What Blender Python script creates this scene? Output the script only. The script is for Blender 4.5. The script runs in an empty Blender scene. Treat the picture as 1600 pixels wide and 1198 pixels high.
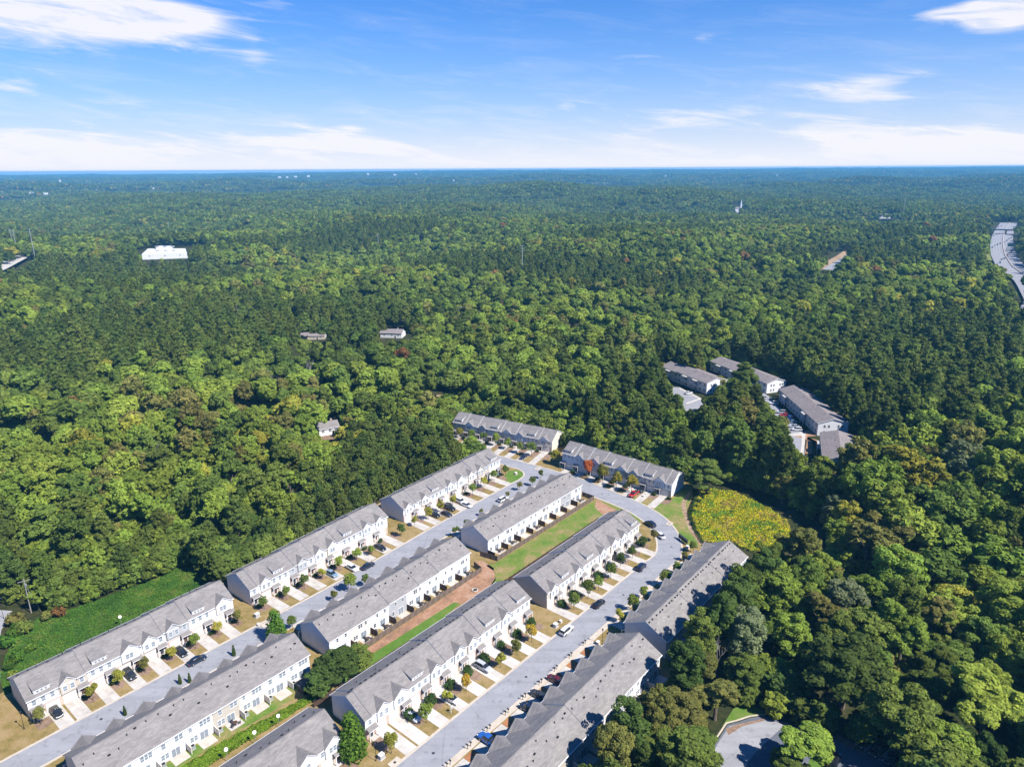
import bpy, bmesh, math, random
import numpy as np
from mathutils import Vector, Matrix
from mathutils.geometry import tessellate_polygon

S = bpy.context.scene
COL = S.collection
R = math.radians
H = 122.0                      # drone height above the estate, metres
random.seed(7)
RNG = np.random.default_rng(7)

# ------------------------------------------------------------------ camera
F, CX, CY = 1100.0, 800.0, 599.0          # focal length and centre of the 1600 px wide photograph
PITCH, ROLL = math.atan((CY - 264.0) / F), R(0.35)
_fw = np.array([0, math.cos(PITCH), -math.sin(PITCH)]); _r0 = np.array([1.0, 0, 0]); _u0 = np.cross(_r0, _fw)
RT = math.cos(ROLL) * _r0 - math.sin(ROLL) * _u0
UP = math.sin(ROLL) * _r0 + math.cos(ROLL) * _u0
FW = _fw
cam_d = bpy.data.cameras.new('camera'); cam = bpy.data.objects.new('camera', cam_d); COL.objects.link(cam)
cam_d.sensor_width = 36.0; cam_d.lens = 36.0 * F / 1600.0
cam_d.clip_start = 0.5; cam_d.clip_end = 60000
m = Matrix.Identity(4)
for i, v in enumerate((RT, UP, -FW)):
    for j in range(3): m[j][i] = v[j]
m[2][3] = H
cam.matrix_world = m
S.camera = cam

# ------------------------------------------------------------------ sun, sky, exposure
SUN_AZ, SUN_EL = R(-33.0), R(48.0)        # azimuth counted from +X
sun_d = bpy.data.lights.new('sun', 'SUN'); sun_d.energy = 5.0; sun_d.angle = R(0.53); sun_d.color = (1.0, 0.955, 0.89)
sun = bpy.data.objects.new('sun', sun_d); COL.objects.link(sun)
_sd = Vector((math.cos(SUN_EL) * math.cos(SUN_AZ), math.cos(SUN_EL) * math.sin(SUN_AZ), math.sin(SUN_EL)))
sun.rotation_euler = _sd.to_track_quat('Z', 'Y').to_euler(); sun.location = (300, -200, 400)

S.view_settings.view_transform = 'Standard'; S.view_settings.look = 'None'
S.view_settings.gamma = 1.0; S.view_settings.use_curve_mapping = False
S.view_settings.exposure = 0.75
S.cycles.max_bounces = 5; S.cycles.diffuse_bounces = 1; S.cycles.glossy_bounces = 2; S.cycles.transmission_bounces = 3
S.cycles.transparent_max_bounces = 6; S.cycles.volume_bounces = 0
S.cycles.use_denoising = True; S.cycles.denoising_prefilter = 'ACCURATE'
S.cycles.caustics_reflective = False; S.cycles.caustics_refractive = False

W_ = bpy.data.worlds.new('World'); S.world = W_; W_.use_nodes = True

class NT:
    """small helper to write node trees"""
    def __init__(self, tree): self.t = tree; self.n = tree.nodes; self.l = tree.links
    def add(self, kind, **kw):
        nd = self.n.new(kind)
        for k, v in kw.items(): setattr(nd, k, v)
        return nd
    def link(self, a, b): self.l.new(a, b)
    def put(self, sock, v):
        if hasattr(v, 'is_linked') or isinstance(v, bpy.types.NodeSocket): self.l.new(v, sock)
        else: sock.default_value = v
    def math(self, op, a, b=0.0, c=None, clamp=False):
        nd = self.add('ShaderNodeMath', operation=op, use_clamp=clamp)
        self.put(nd.inputs[0], a); self.put(nd.inputs[1], b)
        if c is not None: self.put(nd.inputs[2], c)
        return nd.outputs[0]
    def mix(self, fac, a, b, blend='MIX'):
        nd = self.add('ShaderNodeMix', data_type='RGBA', blend_type=blend)
        self.put(nd.inputs[0], fac)
        for k, v in ((6, a), (7, b)):
            if isinstance(v, tuple) and len(v) == 3: v = (*v, 1.0)
            self.put(nd.inputs[k], v)
        return nd.outputs[2]
    def ramp(self, fac, stops, interp='LINEAR'):
        nd = self.add('ShaderNodeValToRGB'); cr = nd.color_ramp; cr.interpolation = interp
        while len(cr.elements) < len(stops): cr.elements.new(0.5)
        for e, (p, c) in zip(cr.elements, stops):
            e.position = p; e.color = (*c, 1.0) if len(c) == 3 else c
        self.put(nd.inputs[0], fac)
        return nd.outputs[0]
    def noise(self, vec, scale, detail=4.0, rough=0.55, dist=0.0):
        nd = self.add('ShaderNodeTexNoise'); nd.inputs['Scale'].default_value = scale
        nd.inputs['Detail'].default_value = detail; nd.inputs['Roughness'].default_value = rough
        nd.inputs['Distortion'].default_value = dist
        if vec is not None: self.put(nd.inputs['Vector'], vec)
        return nd.outputs['Fac']
    def mapping(self, vec, scale=(1, 1, 1), loc=(0, 0, 0), rot=(0, 0, 0)):
        nd = self.add('ShaderNodeMapping'); nd.inputs['Scale'].default_value = scale
        nd.inputs['Location'].default_value = loc; nd.inputs['Rotation'].default_value = rot
        self.put(nd.inputs['Vector'], vec); return nd.outputs[0]

def build_sky():
    g = NT(W_.node_tree); g.n.clear()
    out = g.add('ShaderNodeOutputWorld'); bg = g.add('ShaderNodeBackground')
    tc = g.add('ShaderNodeTexCoord'); sep = g.add('ShaderNodeSeparateXYZ'); g.link(tc.outputs['Generated'], sep.inputs[0])
    x, y, z = sep.outputs
    zc = g.math('MAXIMUM', z, 0.004)
    cmb = g.add('ShaderNodeCombineXYZ'); g.put(cmb.inputs[0], x); g.put(cmb.inputs[1], y); g.put(cmb.inputs[2], zc)
    sky = g.add('ShaderNodeTexSky', sky_type='NISHITA'); sky.sun_disc = False
    sky.sun_elevation = SUN_EL; sky.sun_rotation = math.pi / 2 - SUN_AZ
    sky.altitude = 300; sky.air_density = 1.0; sky.dust_density = 0.25; sky.ozone_density = 3.0
    g.link(cmb.outputs[0], sky.inputs['Vector'])
    blue = g.mix(1.0, sky.outputs[0], SKY_TINT, 'MULTIPLY')
    # cloud cover, in azimuth / elevation (degrees)
    el = g.math('MULTIPLY', g.math('ARCSINE', zc), 57.2958)
    thin = g.math('EXPONENT', g.math('MULTIPLY', el, -1.0 / 5.2))         # milky blue lower sky
    az = g.math('MULTIPLY', g.math('ARCTAN2', x, y), 57.2958)
    el = g.math('MULTIPLY', g.math('ARCSINE', zc), 57.2958)
    def blob(a0, e0, wa, we, w):
        a = g.math('POWER', g.math('DIVIDE', g.math('SUBTRACT', az, a0), wa), 2.0)
        e = g.math('POWER', g.math('DIVIDE', g.math('SUBTRACT', el, e0), we), 2.0)
        return g.math('MULTIPLY', g.math('EXPONENT', g.math('MULTIPLY', g.math('ADD', a, e), -1.0)), w)
    tot = None
    for b in CLOUDS:
        s = blob(*b); tot = s if tot is None else g.math('ADD', tot, s)
    v = g.add('ShaderNodeCombineXYZ')
    g.put(v.inputs[0], g.math('MULTIPLY', az, 0.12)); g.put(v.inputs[1], g.math('ADD', g.math('MULTIPLY', el, 0.85), g.math('MULTIPLY', az, 0.085)))
    n1 = g.noise(v.outputs[0], 1.25, 10.0, 0.66, 0.55)
    n2 = g.noise(v.outputs[0], 0.5, 3.0, 0.5)
    tex = g.math('ADD', g.math('MULTIPLY', g.math('SUBTRACT', n1, 0.5), 3.4), g.math('MULTIPLY', g.math('SUBTRACT', n2, 0.5), 1.4))
    band = g.math('EXPONENT', g.math('MULTIPLY', el, -1.0 / 2.7))          # white air towards the horizon
    cov = g.math('ADD', g.math('MULTIPLY', g.math('MINIMUM', tot, 1.35), 0.92), g.math('SUBTRACT', g.math('MULTIPLY', tex, 0.62), 0.36))
    cov = g.math('MULTIPLY', g.math('POWER', g.math('MINIMUM', g.math('MAXIMUM', cov, 0.0), 1.0), 1.25), 1.05)
    cov = g.math('ADD', cov, g.math('MULTIPLY', g.math('MAXIMUM', g.math('ADD', tex, 0.1), 0.0), g.math('ADD', 0.04, g.math('MULTIPLY', thin, 0.45))))
    cov = g.math('ADD', cov, g.math('MULTIPLY', band, 1.0))
    cov = g.math('MINIMUM', cov, 0.94)
    base = g.mix(g.math('MINIMUM', g.math('MULTIPLY', thin, 1.1), 1.0), blue, (4.2, 5.3, 7.5))
    col = g.mix(cov, base, CLOUD_COL)
    g.link(col, bg.inputs[0]); bg.inputs[1].default_value = 0.078
    g.link(bg.outputs[0], out.inputs[0])
SKY_TINT = (0.125, 0.62, 1.24)
CLOUD_COL = (7.3, 7.25, 7.6)
# azimuth (deg, right positive), elevation, widths, weight
CLOUDS = [(-29.7, 9.29, 8.14, 1.67, 1.9), (-23.1, 9.9, 3.37, 0.99, 1.2), (-33.2, 5.26, 2.02, 0.6, 0.9), (-18.3, 7.8, 1.03, 1.71, 0.4), (-21.5, 5.14, 2.51, 0.46, 0.5), (-26.8, 4.33, 2.32, 0.24, 0.35), (-32.4, 1.46, 9.15, 1.42, 0.9), (-15.3, 1.82, 11.79, 1.17, 0.7), (-12.2, 3.0, 1.31, 0.4, 0.6), (4.3, 4.33, 1.65, 0.54, 0.7), (12.6, 3.53, 6.03, 1.16, 0.75), (32.2, 9.09, 2.22, 0.96, 3.2), (28.7, 9.3, 1.52, 0.37, 1.3), (25.4, 5.23, 3.16, 0.97, 1.1), (22.8, 2.81, 2.5, 0.68, 0.6), (29.4, 1.4, 9.76, 1.23, 1.2), (14.5, 8.72, 3.55, 0.41, 0.5), (9.6, 7.82, 4.17, 0.34, 0.5), (-16.6, 11.05, 1.93, 0.39, 0.6), (17.7, 7.02, 3.47, 0.25, 0.3), (75, 9, 14, 2.5, 1.1), (-85, 8, 16, 2.5, 1.1), (140, 9, 18, 3, 1.1), (-150, 8, 18, 3, 1.1), (-20, 22, 16, 3, 0.9)]
build_sky()

# ------------------------------------------------------------------ coordinates
UA = R(50.3)                                         # heading of the estate's long rows
U = np.array([math.cos(UA), math.sin(UA)]); N = np.array([U[1], -U[0]])
def P(s, t):                                         # estate grid (along the rows, across them) to world x, y
    v = U * s + N * t; return (float(v[0]), float(v[1]))
def to_st(x, y): v = np.array([x, y]); return float(v @ U), float(v @ N)
def at(px, py, z=0.0):                               # where a sight line meets height z
    d = FW * F + RT * (px - CX) - UP * (py - CY); k = (z - H) / d[2]
    return (float(d[0] * k), float(d[1] * k))
def proj(p):
    v = np.asarray(p, float) - np.array([0, 0, H]); w = v @ FW
    return CX + F * (v @ RT) / w, CY - F * (v @ UP) / w
def inside(poly, x, y):
    c = False; j = len(poly) - 1
    for i in range(len(poly)):
        xi, yi = poly[i]; xj, yj = poly[j]
        if (yi > y) != (yj > y) and x < (xj - xi) * (y - yi) / (yj - yi) + xi: c = not c
        j = i
    return c
def hit(px, py, e=14.0):                              # where a sight line meets the canopy, e above the terrain
    v = FW * F + RT * (px - CX) - UP * (py - CY); v = v / math.hypot(v[0], v[1])
    for d in np.geomspace(150, 14500, 900):
        if H + v[2] * d <= float(terrain(v[0] * d, v[1] * d)) + e: return float(v[0] * d), float(v[1] * d)
    return float(v[0] * 14000), float(v[1] * 14000)
def smooth(a, b, v): t = np.clip((v - a) / (b - a), 0, 1); return t * t * (3 - 2 * t)
HW_PTS = [(262, 330), (326, 430), (390, 540), (478, 647), (548, 762), (614, 895), (684, 1012), (770, 1145), (868, 1290), (974, 1440), (1090, 1600)]   # left edge of the motorway
_hx, _hy = np.array(HW_PTS, float).T
def hwx(y): return np.interp(y, _hy, _hx)
def terrain(x, y):
    x = np.asarray(x, float); y = np.asarray(y, float)
    d = np.hypot(x, y); az = np.arctan2(x, np.maximum(y, 1.0))
    k = smooth(330, 1100, d)
    h = 12.0 * np.sin(x / 150.0 + 1.3 + .8 * np.sin(y / 260.0)) * np.cos(y / 170.0 + 0.4) + 10.0 * np.sin((x + y) / 260.0 + 2.0) + 5.0 * np.cos((x - 1.6 * y) / 190.0)
    h = h * k * (1 - .6 * smooth(4000, 11000, d))
    k2 = smooth(900, 3500, d)
    h = h + k2 * (1 - .7 * smooth(4000, 11000, d)) * (17.0 * np.sin(x / 760.0 + 0.8) * np.cos(y / 540.0 + 1.0) + 17.0 * np.sin((y - 0.35 * x) / 420.0))
    ac = (x - hwx(y)) * 0.85
    h = h * smooth(70, 280, np.abs(ac - 18)) * smooth(70, 260, np.hypot(x - 440, y - 955)) * smooth(120, 300, np.hypot(x + 525, y - 1085))
    far = smooth(3000, 12500, d)
    h = h + far * (50.0 + 24.0 * smooth(-0.62, 0.25, az))
    h = h + smooth(6000, 12000, d) * 6.0 * np.sin(x / 1400.0 + 2.2) 
    return h

# ------------------------------------------------------------------ materials
def new_mat(name):
    mt = bpy.data.materials.new(name); mt.use_nodes = True
    g = NT(mt.node_tree); g.n.clear()
    out = g.add('ShaderNodeOutputMaterial'); b = g.add('ShaderNodeBsdfPrincipled'); g.link(b.outputs[0], out.inputs[0])
    return mt, g, b
def mat(name, col, rough=0.8, var=0.12, scale=1.2, spec=0.3, coord='Object', col2=None, detail=5.0, metal=0.0, bump=0.0, stretch=(1, 1, 1)):
    mt, g, b = new_mat(name)
    tc = g.add('ShaderNodeTexCoord')
    src = tc.outputs['Object']
    if coord == 'World':
        geo = g.add('ShaderNodeNewGeometry'); src = geo.outputs['Position']
    src = g.mapping(src, stretch)
    n = g.noise(src, scale, detail, 0.6)
    if col2 is None:
        lo = tuple(c * (1 - var) for c in col); hi = tuple(min(1, c * (1 + var)) for c in col)
    else: lo, hi = col, col2
    g.link(g.ramp(n, [(0.32, lo), (0.68, hi)]), b.inputs['Base Color'])
    b.inputs['Roughness'].default_value = rough; b.inputs['Specular IOR Level'].default_value = spec; b.inputs['Metallic'].default_value = metal
    if bump:
        bp = g.add('ShaderNodeBump'); bp.inputs['Strength'].default_value = bump; bp.inputs['Distance'].default_value = 0.05
        g.link(g.noise(src, scale * 4, 4.0), bp.inputs['Height']); g.link(bp.outputs[0], b.inputs['Normal'])
    return mt
M = {}
def shingle_mat(name, c):
    mt, g, b = new_mat(name)
    tc = g.add('ShaderNodeTexCoord'); o = tc.outputs['Object']
    br = g.add('ShaderNodeTexBrick'); br.inputs['Scale'].default_value = 1.0
    br.inputs['Brick Width'].default_value = 0.9; br.inputs['Row Height'].default_value = 0.27; br.inputs['Mortar Size'].default_value = 0.02
    br.inputs['Mortar Smooth'].default_value = 0.3; br.inputs['Bias'].default_value = -0.1
    br.inputs['Color1'].default_value = (*[k * 0.88 for k in c], 1); br.inputs['Color2'].default_value = (*[k * 1.12 for k in c], 1)
    br.inputs['Mortar'].default_value = (*[k * 0.62 for k in c], 1)
    g.link(o, br.inputs['Vector'])
    n = g.noise(g.mapping(o, (0.5, 1.4, 1)), 0.9, 5.0, 0.65)
    n3 = g.noise(o, 0.16, 3.0)
    k = g.ramp(n, [(0.3, (0.84, 0.84, 0.85)), (0.7, (1.16, 1.15, 1.14))])
    k3 = g.ramp(n3, [(0.35, (0.93, 0.93, 0.94)), (0.65, (1.06, 1.05, 1.04))])
    cc = g.mix(1.0, br.outputs[0], k, 'MULTIPLY'); cc = g.mix(1.0, cc, k3, 'MULTIPLY')
    g.link(cc, b.inputs['Base Color']); b.inputs['Roughness'].default_value = 0.92; b.inputs['Specular IOR Level'].default_value = 0.15
    return mt
M['shingle'] = shingle_mat('grey_shingle', (0.228, 0.212, 0.202))
M['shingle_b'] = shingle_mat('weathered_shingle', (0.240, 0.226, 0.216))
M['shingle_brown'] = shingle_mat('brown_grey_shingle', (0.235, 0.208, 0.202))
def siding_mat(name, c):
    mt, g, b = new_mat(name)
    tc = g.add('ShaderNodeTexCoord'); o = tc.outputs['Object']
    sp = g.add('ShaderNodeSeparateXYZ'); g.link(o, sp.inputs[0])
    saw = g.math('FRACT', g.math('MULTIPLY', sp.outputs[2], 5.0))
    lap = g.ramp(saw, [(0.0, (0.72, 0.72, 0.74)), (0.14, (1, 1, 1)), (1.0, (1, 1, 1))])
    n = g.noise(g.mapping(o, (0.4, 0.4, 1.2)), 1.1, 4.0)
    k = g.ramp(n, [(0.3, (0.93, 0.93, 0.93)), (0.7, (1.04, 1.04, 1.03))])
    cc = g.mix(1.0, (*c, 1), lap, 'MULTIPLY'); cc = g.mix(1.0, cc, k, 'MULTIPLY')
    g.link(cc, b.inputs['Base Color']); b.inputs['Roughness'].default_value = 0.65; b.inputs['Specular IOR Level'].default_value = 0.3
    return mt
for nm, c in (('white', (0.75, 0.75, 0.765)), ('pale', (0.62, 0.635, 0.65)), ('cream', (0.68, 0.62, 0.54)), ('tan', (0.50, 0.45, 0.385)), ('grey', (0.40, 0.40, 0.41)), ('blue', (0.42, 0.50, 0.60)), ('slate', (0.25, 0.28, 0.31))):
    M['siding_' + nm] = siding_mat(nm + '_siding', c)
def brick_mat(name, c1, c2, mort):
    mt, g, b = new_mat(name)
    tc = g.add('ShaderNodeTexCoord')
    sp = g.add('ShaderNodeSeparateXYZ'); g.link(tc.outputs['Object'], sp.inputs[0])
    cm = g.add('ShaderNodeCombineXYZ'); g.link(g.math('ADD', sp.outputs[0], sp.outputs[1]), cm.inputs[0]); g.link(sp.outputs[2], cm.inputs[1])
    br = g.add('ShaderNodeTexBrick'); br.inputs['Scale'].default_value = 1.0
    br.inputs['Brick Width'].default_value = 0.22; br.inputs['Row Height'].default_value = 0.075; br.inputs['Mortar Size'].default_value = 0.008
    br.inputs['Color1'].default_value = (*c1, 1); br.inputs['Color2'].default_value = (*c2, 1); br.inputs['Mortar'].default_value = (*mort, 1)
    g.link(cm.outputs[0], br.inputs['Vector']); g.link(br.outputs[0], b.inputs['Base Color']); b.inputs['Roughness'].default_value = 0.9
    return mt
M['brick_pink'] = brick_mat('pink_brick', (0.42, 0.28, 0.23), (0.50, 0.36, 0.30), (0.5, 0.46, 0.42))
M['brick_tan'] = brick_mat('tan_brick', (0.46, 0.36, 0.28), (0.54, 0.44, 0.35), (0.5, 0.46, 0.42))
M['brick_brown'] = brick_mat('brown_brick', (0.30, 0.21, 0.16), (0.38, 0.28, 0.22), (0.4, 0.36, 0.32))
M['trim'] = mat('white_trim', (0.76, 0.76, 0.77), 0.5, 0.03)
M['glass'] = mat('window_glass', (0.20, 0.235, 0.27), 0.12, 0.2, 0.6, 0.6)
M['glass_dark'] = mat('dark_window_glass', (0.03, 0.038, 0.045), 0.1, 0.2, 0.6, 0.6)
M['garage'] = mat('garage_door_white', (0.66, 0.62, 0.58), 0.55, 0.04)
M['door'] = mat('entry_door_brown', (0.10, 0.06, 0.045), 0.5, 0.1)
M['door_red'] = mat('entry_door_dark', (0.05, 0.055, 0.06), 0.5, 0.1)
M['black'] = mat('black_plastic', (0.02, 0.02, 0.022), 0.5, 0.1)
M['dark_metal'] = mat('dark_metal', (0.05, 0.05, 0.055), 0.45, 0.15)
M['steel'] = mat('galvanised_steel', (0.42, 0.43, 0.44), 0.4, 0.1, metal=0.4)
M['wood_fence'] = mat('weathered_fence_wood', (0.10, 0.072, 0.055), 0.9, 0.35, 3.0, stretch=(1, 1, 0.2), col2=(0.20, 0.155, 0.125))
M['wood_dark'] = mat('dark_stained_wood', (0.05, 0.03, 0.022), 0.85, 0.3, 3.0, col2=(0.10, 0.062, 0.045))
M['wood_pole'] = mat('utility_pole_wood', (0.27, 0.25, 0.23), 0.9, 0.2, 2.0)
M['bark'] = mat('tree_bark', (0.085, 0.065, 0.05), 0.95, 0.3, 2.0, col2=(0.19, 0.15, 0.12), stretch=(1, 1, 0.25))
M['bark_pale'] = mat('bare_grey_bark', (0.27, 0.25, 0.24), 0.95, 0.2, 2.0, col2=(0.40, 0.38, 0.37))
M['concrete'] = mat('driveway_concrete', (0.43, 0.395, 0.355), 0.85, 0.08, 0.5, coord='World', col2=(0.53, 0.495, 0.45))
M['concrete_b'] = mat('newer_concrete', (0.50, 0.475, 0.44), 0.85, 0.08, 0.5, coord='World', col2=(0.57, 0.545, 0.51))
M['concrete_c'] = mat('stained_concrete', (0.37, 0.33, 0.29), 0.9, 0.08, 0.9, coord='World', col2=(0.50, 0.465, 0.42))
M['kerb'] = mat('kerb_concrete', (0.44, 0.375, 0.30), 0.9, 0.1, 0.8, coord='World', col2=(0.54, 0.47, 0.385))
M['patio'] = mat('patio_concrete', (0.44, 0.37, 0.31), 0.9, 0.1, 0.7, coord='World', col2=(0.56, 0.49, 0.42))

def asphalt(name, c, patch):
    mt, g, b = new_mat(name)
    geo = g.add('ShaderNodeNewGeometry'); p = geo.outputs['Position']
    n = g.noise(p, 0.22, 5.0, 0.6); n2 = g.noise(p, 1.5, 5.0, 0.7); n3 = g.noise(g.mapping(p, (0.5, 0.5, 1), rot=(0, 0, -UA)), 0.08, 3.0)
    cc = g.ramp(n, [(0.33, tuple(k * 0.92 for k in c)), (0.67, tuple(k * 1.06 for k in c))])
    cc = g.mix(1.0, cc, g.ramp(n2, [(0.3, (0.94, 0.94, 0.94)), (0.7, (1.05, 1.05, 1.05))]), 'MULTIPLY')
    vor = g.add('ShaderNodeTexVoronoi', feature='DISTANCE_TO_EDGE'); vor.inputs['Scale'].default_value = 0.11; g.link(g.mapping(p, (1, 1, 0)), vor.inputs['Vector'])
    wob = g.math('ADD', vor.outputs['Distance'], g.math('MULTIPLY', g.math('SUBTRACT', n2, 0.5), 0.05))
    crack = g.ramp(wob, [(0.0, (patch,) * 3), (0.012, (1, 1, 1))])
    cc = g.mix(g.math('MULTIPLY', n3, 0.9), cc, g.mix(1.0, cc, crack, 'MULTIPLY'))
    st = g.noise(p, 0.55, 2.0, 0.5); cc = g.mix(1.0, cc, g.ramp(st, [(0.30, (.80, .80, .80)), (0.40, (1, 1, 1)), (0.66, (1, 1, 1)), (0.74, (1.07, 1.07, 1.06))]), 'MULTIPLY')
    wv = g.noise(g.mapping(p, (0.03, 0.55, 1), rot=(0, 0, -UA)), 1.0, 3.0, 0.5); cc = g.mix(1.0, cc, g.ramp(wv, [(0.35, (.92, .92, .925)), (0.6, (1.03, 1.03, 1.03))]), 'MULTIPLY')
    g.link(cc, b.inputs['Base Color']); b.inputs['Roughness'].default_value = 0.9; b.inputs['Specular IOR Level'].default_value = 0.2
    return mt
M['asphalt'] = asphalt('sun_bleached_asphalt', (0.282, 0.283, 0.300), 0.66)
M['asphalt_dark'] = asphalt('dark_asphalt', (0.125, 0.135, 0.16), 0.7)  # darker, bluer asphalt for the lower right car park
M['asphalt_pale'] = asphalt('pale_asphalt', (0.30, 0.30, 0.315), 0.7)

def ground_mat(name, stops, s1, s2, s3=0.045, rough=1.0):
    mt, g, b = new_mat(name)
    geo = g.add('ShaderNodeNewGeometry'); p = geo.outputs['Position']
    a = g.noise(p, s1, 6.0, 0.65); c = g.noise(p, s2, 5.0, 0.7); d = g.noise(p, s3, 3.0, 0.5)
    v = g.math('ADD', g.math('ADD', g.math('MULTIPLY', a, 0.45), g.math('MULTIPLY', c, 0.3)), g.math('MULTIPLY', d, 0.25))
    v = g.math('ADD', g.math('MULTIPLY', g.math('SUBTRACT', v, 0.5), 1.75), 0.5)
    g.link(g.ramp(v, stops), b.inputs['Base Color']); b.inputs['Roughness'].default_value = rough; b.inputs['Specular IOR Level'].default_value = 0.1
    bp = g.add('ShaderNodeBump'); bp.inputs['Strength'].default_value = 0.5; bp.inputs['Distance'].default_value = 0.08
    g.link(g.noise(p, 5.0, 4.0), bp.inputs['Height']); g.link(bp.outputs[0], b.inputs['Normal'])
    return mt
M['lawn_dry'] = ground_mat('dormant_lawn', [(0.36, (0.165, 0.13, 0.04)), (0.5, (0.25, 0.18, 0.07)), (0.64, (0.31, 0.222, 0.11))], 0.35, 2.2)
M['lawn_green'] = ground_mat('green_lawn', [(0.38, (0.09, 0.165, 0.025)), (0.48, (0.145, 0.20, 0.04)), (0.55, (0.20, 0.19, 0.06)), (0.62, (0.29, 0.215, 0.10))], 0.16, 1.4, 0.07)
M['lawn_lush'] = ground_mat('lush_lawn', [(0.36, (0.08, 0.16, 0.022)), (0.5, (0.10, 0.18, 0.03)), (0.64, (0.15, 0.19, 0.045))], 0.3, 2.0)
M['red_clay'] = ground_mat('red_clay', [(0.34, (0.20, 0.13, 0.09)), (0.46, (0.30, 0.165, 0.095)), (0.56, (0.37, 0.215, 0.135)), (0.68, (0.38, 0.29, 0.215))], 0.28, 1.4, 0.08)
M['mulch'] = ground_mat('brown_mulch', [(0.36, (0.15, 0.095, 0.065)), (0.5, (0.24, 0.16, 0.11)), (0.64, (0.29, 0.205, 0.155))], 1.0, 6.0)
M['red_mulch'] = ground_mat('red_mulch', [(0.36, (0.26, 0.11, 0.052)), (0.5, (0.36, 0.155, 0.072)), (0.64, (0.40, 0.20, 0.10))], 1.0, 6.0)
M['pine_straw'] = ground_mat('pine_straw_soil', [(0.36, (0.20, 0.13, 0.08)), (0.5, (0.30, 0.21, 0.13)), (0.64, (0.37, 0.28, 0.19))], 0.6, 3.0)
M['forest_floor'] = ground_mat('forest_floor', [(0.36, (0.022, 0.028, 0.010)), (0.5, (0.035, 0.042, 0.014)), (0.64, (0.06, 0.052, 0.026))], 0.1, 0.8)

LEAF_TWEAK = 1.56
def leaf_mat(name, c, c2=None, spread=0.26, trans=0.28):
    mt = bpy.data.materials.new(name); mt.use_nodes = True
    g = NT(mt.node_tree); g.n.clear(); out = g.add('ShaderNodeOutputMaterial')
    geo = g.add('ShaderNodeNewGeometry'); oi = g.add('ShaderNodeObjectInfo')
    c2 = c2 or c
    c, c2 = (tuple(k * LEAF_TWEAK * w for k, w in zip(q, (1.07, 1.0, .96))) for q in (c, c2))
    rpi = geo.outputs['Random Per Island']
    base = g.mix(g.math('FRACT', g.math('MULTIPLY', rpi, 7.3)), tuple(k * q for k, q in zip(c, (.74, .78, .8))), tuple(k * q for k, q in zip(c2, (1.34, 1.24, 1.1))))
    hs = g.add('ShaderNodeHueSaturation'); g.link(base, hs.inputs['Color'])
    g.put(hs.inputs['Value'], g.math('ADD', 1.0 - spread, g.math('MULTIPLY', oi.outputs['Random'], 2 * spread)))
    rnd2 = g.math('FRACT', g.math('MULTIPLY', oi.outputs['Random'], 37.7))
    g.put(hs.inputs['Hue'], g.math('ADD', 0.485, g.math('MULTIPLY', rnd2, 0.028)))
    d = g.add('ShaderNodeBsdfDiffuse'); t = g.add('ShaderNodeBsdfTranslucent'); mx = g.add('ShaderNodeMixShader')
    g.link(hs.outputs[0], d.inputs[0]); tc_ = g.mix(1.0, hs.outputs[0], (1.3, 1.25, 0.5), 'MULTIPLY'); g.link(tc_, t.inputs[0])
    mx.inputs[0].default_value = trans; g.link(d.outputs[0], mx.inputs[1]); g.link(t.outputs[0], mx.inputs[2])
    g.link(mx.outputs[0], out.inputs[0])
    return mt
LEAF = {
    'dark green': leaf_mat('leaf_dark_green', (0.046, 0.076, 0.020)),
    'mid green': leaf_mat('leaf_mid_green', (0.078, 0.118, 0.026)),
    'bright green': leaf_mat('leaf_bright_green', (0.118, 0.172, 0.030)),
    'olive': leaf_mat('leaf_olive', (0.108, 0.118, 0.034)),
    'yellow-green': leaf_mat('leaf_yellow_green', (0.180, 0.192, 0.032)),
    'grey-green': leaf_mat('leaf_grey_green', (0.092, 0.118, 0.062)),
    'rusty': leaf_mat('leaf_rusty', (0.150, 0.088, 0.034)),
    'golden': leaf_mat('leaf_golden', (0.23, 0.17, 0.025)),
    'crimson': leaf_mat('leaf_crimson', (0.26, 0.035, 0.03), (0.30, 0.10, 0.03)),
    'maple': leaf_mat('leaf_turning_maple', (0.20, 0.13, 0.022), (0.10, 0.13, 0.02)),
    'pine': leaf_mat('needle_pine', (0.058, 0.090, 0.022), (0.074, 0.104, 0.024)),
    'pine dark': leaf_mat('needle_dark_pine', (0.042, 0.068, 0.018), (0.052, 0.080, 0.020)),
    'cedar': leaf_mat('needle_cedar', (0.050, 0.118, 0.018), (0.075, 0.15, 0.022)),
    'shrub': leaf_mat('leaf_dark_shrub', (0.030, 0.058, 0.018)),
    'kudzu': leaf_mat('leaf_kudzu', (0.034, 0.088, 0.013), (0.052, 0.105, 0.017)),
    'hedge': leaf_mat('leaf_lush_bank', (0.062, 0.135, 0.014), (0.085, 0.16, 0.018)),
}
def paint(name, c, rough=0.25):
    mt, g, b = new_mat(name); b.inputs['Base Color'].default_value = (*c, 1); b.inputs['Roughness'].default_value = rough
    b.inputs['Coat Weight'].default_value = 0.6; b.inputs['Coat Roughness'].default_value = 0.08
    n = g.noise(None, 3.0); g.put(b.inputs['Roughness'], g.math('ADD', rough - 0.05, g.math('MULTIPLY', n, 0.1)))
    return mt
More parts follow.
